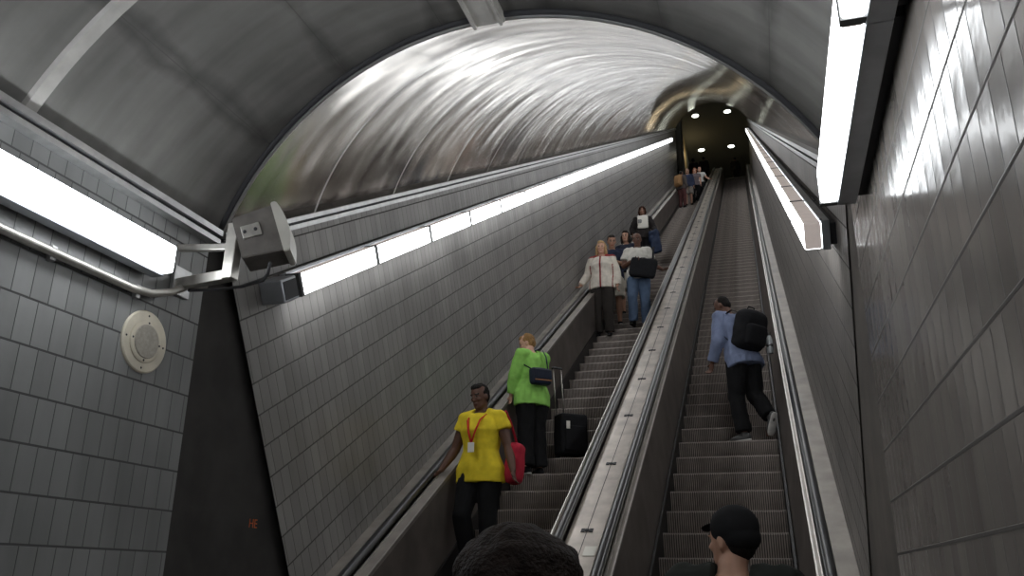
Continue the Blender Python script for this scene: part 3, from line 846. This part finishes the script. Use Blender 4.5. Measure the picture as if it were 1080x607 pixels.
    for s in 'ab':
        S_, E_, W_ = J['s'+s], J['e'+s], J['w'+s]; L_ = .013*loose
        ell(bm, S_, ((.056*w+L_)*k,)*3)
        n0 = J['nk'].lerp(S_, .35)-Vector((0, 0, .025*k))
        if sleeve >= 1:
            tube(bm, [n0, S_, S_.lerp(E_, .4), E_], [(.058*w+L_)*k, (.056*w+L_)*k, (.054*w+L_)*k, (.046*w+L_)*k], 12)
            ell(bm, E_, ((.046*w+L_)*k,)*3)
            tube(bm, [E_, E_.lerp(W_, .4), E_.lerp(W_, .93)], [(.046*w+L_)*k, (.044*w+L_)*k, (.032*w+L_)*k], 12)
        else:
            q = S_.lerp(E_, sleeve); tube(bm, [n0, S_, S_.lerp(E_, sleeve*.5), q], [(.058*w+L_)*k, (.058*w+L_)*k, (.057*w+L_*1.2)*k, (.056*w+L_*1.5)*k], 12)
    me = remesh(bm, max(.010, vox), 2, .007*loose, 11, seed, (1, 1, .55))
    mats = top[1] if isinstance(top[1], list) else [cloth(top[0], top[1])]
    for q in mats: me.materials.append(q)
    if pt: pt(me, J, k)
    link(top[2] if len(top) > 2 else 'shirt', me, None, r)
    # --- trousers
    bm = bmesh.new()
    loft(bm, torso(.010, -.2, .07), 18)
    for s in 'ab':
        Hh, K_, A_ = J['h'+s], J['k'+s], J['f'+s]; g = .014*legloose
        if short:
            e_ = Hh.lerp(K_, .92); tube(bm, [Hh+Vector((0, 0, .02)), Hh.lerp(K_, .3), e_], [(.092*w+g)*k, (.090*w+g*1.3)*k, (.078*w+g*1.6)*k], 14)
        else:
            tube(bm, [Hh+Vector((0, 0, .02)), Hh.lerp(K_, .3), Hh.lerp(K_, .7), K_], [(.093*w+g)*k, (.090*w+g)*k, (.072*w+g)*k, (.060*w+g*1.2)*k], 14)
            ell(bm, K_, ((.060*w+g*1.2)*k,)*3)
            tube(bm, [K_, K_.lerp(A_, .35), K_.lerp(A_, .97)], [(.060*w+g*1.2)*k, (.058*w+g*1.2)*k, (.042*w+g*1.6)*k], 14)
    me = remesh(bm, max(.010, vox), 2, .007*legloose, 9, seed+5, (1, 1, .5))
    link(bottom[2] if len(bottom) > 2 else 'trousers', me, cloth(bottom[0], bottom[1]), r)
    # --- shoes
    for s in 'ab':
        A_ = J['f'+s]; td = V3(toes.get(s, (.15 if s == 'a' else -.15, -1, -.02))).normalized()
        upv = V3((0, 0, 1)); sd = td.cross(upv).normalized(); upv = sd.cross(td).normalized()
        bm = bmesh.new(); b = A_ - upv*.045*k
        loft(bm, [(b-td*.072*k, sd, upv, .018*k, .022*k), (b-td*.060*k, sd, upv, .033*k, .038*k), (b-td*.0*k, sd, upv, .038*k, .046*k), (b+td*.07*k-upv*.004, sd, upv, .043*k, .036*k), (b+td*.13*k-upv*.008, sd, upv, .045*k, .028*k), (b+td*.175*k-upv*.012, sd, upv, .03*k, .02*k)], 16)
        tube(bm, [b, b+upv*.05*k], [.04*k, .041*k], 12)
        me = remesh(bm, .008, 1)
        o = link('shoe', me, cloth(shoes[0], shoes[1], rough=.5), r)
        bm = bmesh.new(); c = b - upv*.034*k
        loft(bm, [(c+td*t*k, sd, upv, rr*k, .009*k) for t, rr in ((-.078, .015), (-.065, .034), (0, .040), (.08, .047), (.14, .046), (.182, .028))], 16)
        link('sole', bm_mesh(bm, smooth=True), cloth(shoes[2] if len(shoes) > 2 else 'dark_sole', shoes[3] if len(shoes) > 3 else (.03, .03, .03)), o)
    tag(r, label, 'person', group)
    r['_k'] = k
    if '_k' in r: del r['_k']
    return r, J, T, torso
def world(r, p):
    return Matrix.Rotation(r.rotation_euler.z, 3, 'Z') @ p + r.location
def step_at(x, kind, i, dy=.2):
    """foot point on tread i"""
    s = (7.235 if kind == 'd' else 6.316) + PIT*i
    p = P(0, s, KN); return Vector((x, p.y+dy, p.z+.003))
def strap(name, pts, mt, w=.018, par=None, t=.004):
    bm = bmesh.new(); tube(bm, pts, w, 8, flat=t/w); return link(name, bm_mesh(bm, smooth=True), mt, par)
def softbox(d, bev, disp=.006, seed=0, vox=.012, sc=7, taper=0):
    bm = bmesh.new(); box(bm, (0, 0, 0), d, bev=bev, seg=4)
    if taper:
        for v in bm.verts: v.co.x *= 1 - taper*(v.co.z/d[2]+.5); 
    return remesh(bm, vox, 3, disp, sc, seed)

def SK(n): return {'pale': ('pale_skin', (.62, .36, .26)), 'dark': ('dark_skin', (.115, .052, .032)), 'brown': ('brown_skin', (.22, .11, .07)), 'tan': ('tan_skin', (.42, .23, .155))}[n]
black = ('black_fabric', (.010, .010, .011))

# 1 woman in yellow, arms spread down, hand on the left rail
loc = step_at(-2.42, 'd', -3, .14)
yel = ('yellow_cotton', (.78, .60, .035), 'shirt')
r, J, T, tor = person(loc, math.radians(-8), 1.66, 'woman in a yellow short-sleeved top walking down, red lanyard, nearest on the left escalator', SK('dark'), yel, black + ('trousers',), black,
    ('black_hair', (.012, .010, .009), 'short'), female=True, build=1.14, sleeve=.42, hem=.82, loose=1.2, seed=3,
    joints=dict(ea=(.27, .03, 1.14), wa=(.36, -.06, .90), eb=(-.27, .0, 1.14), wb=(-.36, -.12, .93), kb=(-.11, -.14, .53), fb=(-.11, .02, .12), ka=(.10, -.03, .5), hd=(.0, -.05, 1.62)),
    head=(math.radians(-14), math.radians(16), 0), hand=dict(a=dict(curl=.35, side=(0, -1, .1)), b=dict(curl=.25, d=(-.35, -.5, -.5), side=(.4, -.6, .2))))
k = 1.66/1.75
red = cloth('red_ribbon', (.55, .03, .02)); 
strap('lanyard', [V3(p)*k for p in [(-.075, .03, 1.49), (-.085, -.05, 1.455), (-.07, -.150, 1.38), (-.035, -.195, 1.26), (0, -.20, 1.16)]], red, .010, r)
strap('lanyard', [V3(p)*k for p in [(.075, .03, 1.49), (.085, -.05, 1.455), (.06, -.150, 1.38), (.03, -.195, 1.26), (0, -.20, 1.16)]], red, .010, r)
bm = bmesh.new(); box(bm, V3((0, -.205, 1.12))*k, (.062, .006, .085), bev=.003); link('badge', bm_mesh(bm), M['paper'], r)
o = link('handbag', softbox((.14, .20, .36), .055, .012, 3), cloth('pink_red_bag', (.50, .03, .055))); o.location = world(r, V3((.30, .10, 1.0))*k); o.rotation_euler = (0, math.radians(8), math.radians(-8))
tag(o, 'pinkish red shoulder bag under the arm of the woman in yellow', 'bag')
strap('strap', [V3((-.01, .04, .15)), V3((-.09, .0, .35)), V3((-.14, -.04, .445)), V3((-.12, -.09, .34)), V3((-.03, -.05, .16))], cloth('pink_red_bag', (.50, .03, .055)), .012, o)

# 2 woman in green seen from behind with suitcase
loc = step_at(-2.45, 'd', 2, .10)
grn = ('lime_linen', (.30, .62, .13), 'shirt')
r, J, T, tor = person(loc, math.radians(236), 1.62, 'woman in a lime green shirt and black trousers turned away beside the left rail', SK('pale'), grn, black + ('trousers',), black + ('pale_sole', (.6, .6, .58)),
    ('sandy_hair', (.30, .17, .07), 'short'), female=True, build=1.12, sleeve=1.0, hem=.80, loose=1.7, seed=9, legloose=2.2,
    joints=dict(hd=(.0, -.09, 1.60), nk=(0, -.03, 1.47), cst=(0, -.02, 1.29), ea=(.23, -.06, 1.13), wa=(.22, -.12, .93), eb=(-.24, -.13, 1.16), wb=(-.20, -.36, 1.08), ka=(.09, -.01, .5), kb=(-.09, -.01, .5)),
    head=(math.radians(38), math.radians(22), 0), hand=dict(b=dict(curl=.5, d=(-.1, -1, -.2), side=(1, 0, 0)), a=dict(curl=.7)))
k = 1.62/1.75; GR = r
nb = cloth('navy_leather', (.02, .026, .045), rough=.5)
o = link('handbag', softbox((.27, .10, .19), .035, .004, 5, .009), nb); o.location = world(GR, V3((.04, .20, 1.13))*k); o.rotation_euler = (0, math.radians(4), math.radians(236))
tag(o, 'small navy shoulder bag with a tan stripe on the back of the woman in green', 'bag')
bm = bmesh.new(); box(bm, (0, .054, -.045), (.24, .008, .014), bev=.002); link('stripe', bm_mesh(bm), cloth('tan_leather', (.34, .17, .09)), o)
bm = bmesh.new(); box(bm, (0, .05, .02), (.25, .012, .10), bev=.004); link('flap', bm_mesh(bm), nb, o)
strap('strap', [V3((-.12, 0, .08)), V3((-.13, -.03, .24)), V3((-.15, -.12, .355)), V3((-.1, -.22, .33)), V3((.10, -.20, .18)), V3((.13, 0, .08))], nb, .010, o)
su = empty('suitcase', step_at(-2.10, 'd', 3, .13), math.radians(40))
bm = bmesh.new(); box(bm, (0, 0, .27), (.34, .22, .46), bev=.035, seg=3); link('case', bm_mesh(bm, smooth=False), cloth('black_nylon', (.013, .013, .015)), su)
bm = bmesh.new(); box(bm, (0, -.115, .22), (.26, .03, .28), bev=.012, seg=3); link('front_pocket', bm_mesh(bm), cloth('black_nylon', (.013, .013, .015)), su)
for sx in (-1, 1):
    bm = bmesh.new(); bmesh.ops.create_cone(bm, cap_ends=True, segments=16, radius1=.03, radius2=.03, depth=.03, matrix=Matrix.Translation((sx*.13, .07, .03)) @ Matrix.Rotation(PI/2, 4, 'Y')); link('wheel', bm_mesh(bm), M['rubber'], su)
    bm = bmesh.new(); tube(bm, [(-.11+sx*.05, .04, .48), (-.15+sx*.05, .04, 1.02)], .008, 8); link('pull_tube', bm_mesh(bm, smooth=True), M['alu_br'] if sx < 0 else M['alu_br'], su)
bm = bmesh.new(); tube(bm, [(-.215, .04, 1.02), (-.20, .04, 1.035), (-.10, .04, 1.035), (-.085, .04, 1.02)], .013, 8); link('grip', bm_mesh(bm, smooth=True), M['rubber'], su)
bm = bmesh.new(); box(bm, (-.10, -.135, .36), (.045, .004, .085), bev=.001); link('luggage_tag', bm_mesh(bm), M['paper'], su)
tag(su, 'black wheeled suitcase with raised handle and white tag beside the woman in green', 'suitcase')

# 3 woman in white zip jacket
def zip_paint(me, J, k):
    for p in me.polygons:
        c = p.center/k
        if c.y < 0 and abs(c.x) < .014: p.material_index = 1
        elif c.z > 1.44 and c.y < .0: p.material_index = 1
        elif abs(c.x) > .19 and c.z < 1.30 and abs(c.x) < .205 and c.y < -.01: p.material_index = 1
wj = [cloth('white_fleece', (.72, .66, .58)), cloth('dark_red_trim', (.25, .03, .03))]
loc = step_at(-2.56, 'd', 16, .10)
r, J, T, tor = person(loc, math.radians(-2), 1.80, 'fair-haired older woman in a white zip jacket with red trim and dark trousers', SK('pale'), ('white_jacket', wj, 'jacket'), ('brown_black_trousers', (.035, .030, .027), 'trousers'), black,
    ('blonde_hair', (.50, .33, .17), 'long'), female=True, build=1.12, hem=.86, loose=1.6, belly=.02, seed=4, vox=.010, pt=zip_paint, legloose=1.6,
    joints=dict(ea=(.26, .02, 1.14), wa=(.27, -.03, .90), eb=(-.27, .02, 1.15), wb=(-.37, -.08, .94), kb=(-.11, -.02, .5)), head=(math.radians(4), math.radians(2), 0), hand=dict(b=dict(curl=.4, d=(-.3, -.6, -.5), side=(.6, -.4, 0)), a=dict(curl=.5)))

# 4 man in navy with white shorts, arms folded
loc = step_at(-2.50, 'd', 18, .14)
r, J, T, tor = person(loc, math.radians(8), 1.80, 'man in a navy short-sleeved shirt and white shorts looking down at his hands', SK('tan'), ('navy_cotton', (.022, .028, .055), 'shirt'), ('white_shorts', (.62, .57, .50), 'shorts'), black + ('pale_sole', (.6, .6, .58)),
    ('dark_brown_hair', (.02, .014, .011), 'short'), build=1.02, sleeve=.55, short=True, hem=.86, loose=1.4, seed=6, vox=.010, legloose=1.8,
    joints=dict(ea=(.235, -.04, 1.15), wa=(.02, -.24, 1.17), eb=(-.235, -.04, 1.15), wb=(-.03, -.25, 1.13), hd=(0, -.06, 1.62)), head=(math.radians(10), math.radians(24), 0), hand=dict(a=dict(curl=.5, d=(-1, -.2, .1), side=(0, -.2, 1)), b=dict(curl=.5, d=(1, -.2, 0), side=(0, -.2, 1))))
# 5 woman behind him
loc = step_at(-2.33, 'd', 20, .12)
r, J, T, tor = person(loc, math.radians(-10), 1.74, 'dark-haired woman in navy, only her face showing behind the man in white shorts', SK('tan'), ('dark_navy_top', (.02, .024, .04), 'shirt'), ('white_shorts', (.62, .57, .50), 'shorts'), black,
    ('dark_brown_hair', (.02, .014, .011), 'long'), build=.98, female=True, sleeve=.5, short=True, loose=1.2, seed=7, vox=.012)
# 6 man with black bag and jeans
loc = step_at(-1.95, 'd', 17, .02)
r, J, T, tor = person(loc, math.radians(4), 1.80, 'bald man in a pale short-sleeved shirt and blue jeans with a black shoulder bag', SK('dark'), ('pale_grey_shirt', (.60, .58, .53), 'shirt'), ('blue_denim', (.085, .125, .20), 'jeans'), black,
    ('black_hair', (.012, .010, .009), 'none'), build=1.05, sleeve=.62, hem=.88, loose=1.5, seed=8, vox=.010, legloose=1.5,
    joints=dict(ea=(.25, .01, 1.15), wa=(.43, -.10, 1.0), eb=(-.25, -.02, 1.14), wb=(-.06, -.24, 1.16), kb=(-.11, -.14, .53), fb=(-.11, -.02, .12)), head=(math.radians(-8), math.radians(14), 0),
    hand=dict(a=dict(curl=.3, d=(.4, -.6, -.2), side=(-.6, -.4, 0)), b=dict(curl=.8, d=(1, -.15, .1), side=(0, -.2, 1))))
k = 1.8/1.75
bm = bmesh.new(); bn = cloth('black_nylon', (.013, .013, .015))
box(bm, (0, 0, 0), (.48, .13, .36), bev=.05, seg=3)
for v in bm.verts: v.co.z += -.05*(1-(v.co.x/.2)**2) if v.co.z < 0 else 0
o = link('shoulder_bag', remesh(bm, .010, 2, .006, 8, 2), bn); o.location = world(r, V3((.10, -.235, 1.01))*k); o.rotation_euler = (0, math.radians(12), 0)
tag(o, 'black shoulder bag held against the belly of the bald man in jeans', 'bag')
strap('strap', [V3((.15, .02, .12)), V3((.12, .06, .30)), V3((.085, .16, .475)), V3((.05, .26, .47)), V3((-.02, .40, .3))], bn, .019, o)
strap('grab_handle', [V3((-.09, 0, .13)), V3((-.07, 0, .18)), V3((.0, 0, .19)), V3((.03, 0, .13))], bn, .010, o)

# 7 curly haired woman with white paper and blue jacket
loc = step_at(-2.55, 'd', 32, .1)
r, J, T, tor = person(loc, math.radians(4), 1.70, 'curly-haired woman in a dark open jacket over a bright white top', SK('brown'), ('charcoal_jacket', (.026, .022, .022), 'jacket'), black + ('trousers',), black,
    ('dark_curly_hair', (.045, .016, .010), 'curly'), female=True, build=1.12, hem=.84, loose=1.9, seed=11, vox=.012, joints=dict(eb=(-.28, .0, 1.15), wb=(-.26, -.12, .95), ea=(.28, 0, 1.15), wa=(.33, -.16, .98)), head=(0, math.radians(-6), 0),
    hand=dict(b=dict(curl=.5), a=dict(curl=.8)))
bm = bmesh.new(); box(bm, (0, 0, 0), (.27, .05, .36), bev=.02)
o = link('white_top', remesh(bm, .012, 2, .008, 12, 3), M['paper'], r); o.location = (.015, -.155, 1.24)
bm = bmesh.new(); box(bm, (-.06, -.187, 1.25), (.09, .006, .10), bev=.002); link('badge', bm_mesh(bm), cloth('grey_print', (.25, .25, .25)), r)
o = link('folded_jacket', softbox((.26, .14, .62), .06, .03, 8, .014, 6), cloth('dark_blue_nylon', (.022, .035, .075), rough=.5)); o.location = world(r, V3((.30, -.17, .66))); o.rotation_euler = (0, math.radians(-8), 0)
tag(o, 'dark blue bundled jacket or bag hanging from the hand of the curly-haired woman', 'jacket')

# 8 far group near the top of the left escalator
loc = step_at(-2.46, 'd', 66, .1)
r, J, T, tor = person(loc, math.radians(150), 1.72, 'small distant figure from behind wearing a tan backpack near the top', SK('brown'), ('grey_brown_shirt', (.10, .085, .08), 'shirt'), ('dark_red_plaid', (.10, .04, .04), 'trousers'), black,
    ('black_hair', (.012, .010, .009), 'crop'), sleeve=1, vox=.016, seed=12, loose=1.4)
o = link('backpack', softbox((.34, .20, .50), .07, .012, 8, .016), cloth('tan_canvas', (.36, .21, .10))); o.location = world(r, V3((0, .24, 1.18))); o.rotation_euler = (0, 0, math.radians(150))
tag(o, 'tan backpack worn by the distant figure seen from behind', 'backpack')
bm = bmesh.new(); box(bm, (0, .11, -.08), (.22, .05, .20), bev=.02); link('front_pocket', bm_mesh(bm), cloth('tan_canvas', (.36, .21, .10)), o)
loc = step_at(-2.25, 'd', 68, .1)
person(loc, math.radians(5), 1.72, 'small distant man in a dark blue jacket and pale checked shorts near the top', SK('tan'), ('blue_jacket', (.035, .045, .085), 'jacket'), ('checked_shorts', (.30, .27, .24), 'shorts'), black,
    ('grey_hair', (.20, .17, .15), 'crop'), vox=.016, seed=13, loose=1.7, short=True, legloose=1.6, joints=dict(eb=(-.27, 0, 1.15), wb=(-.18, -.25, 1.2)))
loc = step_at(-1.98, 'd', 70, .1)
person(loc, math.radians(0), 1.66, 'small distant woman with reddish hair between the blue jacket man and the white-topped woman', SK('pale'), ('mauve_top', (.16, .13, .14), 'shirt'), black + ('trousers',), black,
    ('auburn_hair', (.22, .07, .03), 'long'), vox=.016, seed=14, female=True, sleeve=.5)
loc = step_at(-1.80, 'd', 71, .1)
person(loc, math.radians(5), 1.66, 'small distant woman in a white top and black skirt reaching for the right handrail', SK('pale'), ('white_top', (.62, .62, .60), 'shirt'), black + ('skirt',), black,
    ('dark_brown_hair', (.02, .014, .011), 'pulled'), vox=.014, seed=15, female=True, sleeve=.55, legloose=4.5, build=1.0, hem=.92, joints=dict(ea=(.30, .0, 1.2), wa=(.44, -.12, 1.04), eb=(-.27, 0, 1.15), wb=(-.22, -.2, 1.1), ka=(.07, -.02, .5), kb=(-.07, -.02, .5)), hand=dict(a=dict(curl=.3, d=(.5, -.5, -.2), side=(-.5, -.5, 0))))
# silhouettes on the landing
for i, (x, sidx, hs, lab, hk) in enumerate(((-2.45, 90, 1.72, 'dark silhouetted figure at the top of the left escalator, nearest the lit wall', 'puffy'), (-1.95, 92, 1.74, 'dark silhouetted figure at the top of the left escalator, right of the other', 'crop'))):
    person(step_at(x, 'd', sidx, .1), math.radians(180), hs, lab, SK('dark'), ('charcoal_jacket', (.026, .022, .022), 'jacket'), black + ('trousers',), black, ('black_hair', (.012, .010, .009), hk), vox=.018, seed=20+i, loose=1.4)
person(Vector((-.35, TOP.y+.9, TOP.z+.02)), math.radians(180), 1.75, 'dark silhouetted figure walking off the top of the right escalator', SK('dark'), ('charcoal_jacket', (.026, .022, .022), 'jacket'), black + ('trousers',), black, ('black_hair', (.012, .010, .009), 'crop'), vox=.018, seed=23, loose=1.4)

# 9 man walking up with a backpack
loc = step_at(-.17, 'u', 6, .16)
r, J, T, tor = person(loc, math.radians(222), 1.78, 'man in a blue-grey shirt climbing the right escalator with a black backpack', SK('dark'), ('blue_grey_shirt', (.20, .24, .37), 'shirt'), black + ('trousers',), ('black_white_shoe', (.10, .10, .10), 'white_sole', (.75, .73, .70)),
    ('black_hair', (.012, .010, .009), 'crop'), build=1.04, sleeve=1.0, hem=.82, loose=1.9, seed=31, legloose=1.9, vox=.0085,
    joints=dict(pel=(.0, -.0, .95), cst=(.02, -.09, 1.28), nk=(.03, -.15, 1.46), hd=(.04, -.23, 1.60), sa=(.20, -.12, 1.41), sb=(-.15, -.12, 1.41), ea=(.26, -.10, 1.12), wa=(.25, -.22, .90), eb=(-.22, -.08, 1.13), wb=(-.23, -.28, .98),
                ka=(.10, -.04, .50), fa=(.10, .04, .09), kb=(-.11, .01, .54), fb=(-.13, .20, .26)),
    head=(math.radians(18), math.radians(32), 0), toes=dict(a=(.25, -1, -.02), b=(-.12, -.5, -.9)), hand=dict(a=dict(curl=.6), b=dict(curl=.6)))
k = 1.78/1.75; MR = r
o = empty('backpack', world(r, V3((-.0, .09, 1.23))*k)); o.rotation_euler = (math.radians(-14), math.radians(-6), math.radians(222))
bm = bmesh.new(); box(bm, (0, .06, 0), (.37, .25, .47), bev=.10, seg=4)
link('main_sack', remesh(bm, .011, 3, .009, 8, 4), bn, o)
bm = bmesh.new(); box(bm, (0, .18, -.06), (.27, .09, .25), bev=.04, seg=3); link('front_pocket', remesh(bm, .010, 2, .004, 9, 5), bn, o)
bm = bmesh.new(); tube(bm, [(-.05, .02, .22), (-.04, .02, .27), (.04, .02, .27), (.05, .02, .22)], .009, 8); link('loop', bm_mesh(bm, smooth=True), bn, o)
for sx in (-1, 1): strap('strap', [V3((sx*.11, -.05, .19)), V3((sx*.15, -.13, .21)), V3((sx*.18, -.25, .12)), V3((sx*.20, -.24, -.04)), V3((sx*.17, -.07, -.15))], bn, .024, o)
tag(o, 'bulging black backpack on the back of the man in the blue-grey shirt', 'backpack')
wb = empty('water_bottle', world(r, V3((-.20, .22, 1.07))*k))
bm = bmesh.new(); loft(bm, [(V3((0, 0, z)), V3((1, 0, 0)), V3((0, 1, 0)), q, q) for z, q in ((-.11, .03), (-.10, .036), (.05, .036), (.08, .026), (.10, .018))], 16); link('bottle', bm_mesh(bm, smooth=True), mat('clear_plastic', (.55, .58, .6), .12, .2), wb)
bm = bmesh.new(); loft(bm, [(V3((0, 0, z)), V3((1, 0, 0)), V3((0, 1, 0)), .022, .022) for z in (.098, .13)], 14); link('lid', bm_mesh(bm), M['rubber'], wb)
bm = bmesh.new(); box(bm, (0, 0, -.02), (.076, .076, .05), bev=.02); link('band', bm_mesh(bm), M['rubber'], wb)
tag(wb, 'shiny drinking bottle hanging at the side of the black backpack', 'bottle')

# 10 man in a cap, lower right
r, J, T, tor = person(Vector((-.17, 3.62, FLOOR+.02)), math.radians(172), 1.84, 'man in a dark cap seen from behind at the foot of the right escalator', SK('tan'), ('dark_green_jacket', (.020, .022, .019), 'jacket'), black + ('trousers',), black,
    ('black_hair', (.012, .010, .009), 'crop'), build=1.05, loose=1.8, seed=41, vox=.008, joints=dict(hd=(0, -.03, 1.605), sa=(.19, .0, 1.435), sb=(-.19, .0, 1.435)), head=(math.radians(58), math.radians(2), 0), hand=dict(a=dict(curl=.6), b=dict(curl=.6)))
CT = T
bm = bmesh.new(); R = T.to_3x3()
ell(bm, T @ V3((0, .018, .045)), (.089, .100, .088), R, 20, 12); ell(bm, T @ V3((0, .05, .005)), (.078, .070, .06), R)
hatm = remesh(bm, .008, 2); cap_m = cloth('black_cap', (.010, .010, .011))
link('cap', hatm, cap_m, r)
bm = bmesh.new(); loft(bm, [(T @ V3((0, -.05-.02*i, .062-.004*i)), R @ V3((1, 0, 0)), R @ V3((0, 0, 1)), q, .006) for i, q in enumerate((.070, .072, .066, .052, .025))], 14); link('cap_peak', bm_mesh(bm, smooth=True), cap_m, r)
o = empty('backpack', world(r, V3((.0, .23, 1.20)))); o.rotation_euler = (0, 0, math.radians(172))
bm = bmesh.new(); box(bm, (0, 0, -.02), (.31, .20, .42), bev=.06, seg=4); link('main_sack', remesh(bm, .011, 3, .007, 8, 4), bn, o)
bm = bmesh.new(); box(bm, (0, .10, .10), (.03, .012, .012), bev=.003); link('zip_pull', bm_mesh(bm), M['alu_br'], o)
for sx in (-1, 1): strap('strap', [V3((sx*.11, -.06, .17)), V3((sx*.13, -.14, .262)), V3((sx*.13, -.24, .30)), V3((sx*.14, -.34, .2)), V3((sx*.17, -.34, -.04)), V3((sx*.16, -.12, -.2))], bn, .026, o)
tag(o, 'dark backpack on the shoulders of the capped man at the lower right', 'backpack')

# 11 head close in front of the viewer
r, J, T, tor = person(Vector((-.30, 1.03, FLOOR)), math.radians(190), 1.595, 'close dark-haired head at the bottom edge, seen from behind', SK('brown'), ('charcoal_jacket', (.026, .022, .022), 'jacket'), black + ('trousers',), black,
    ('dark_curly_hair_near', (.012, .007, .005), 'puffy'), female=True, seed=51, vox=.009)
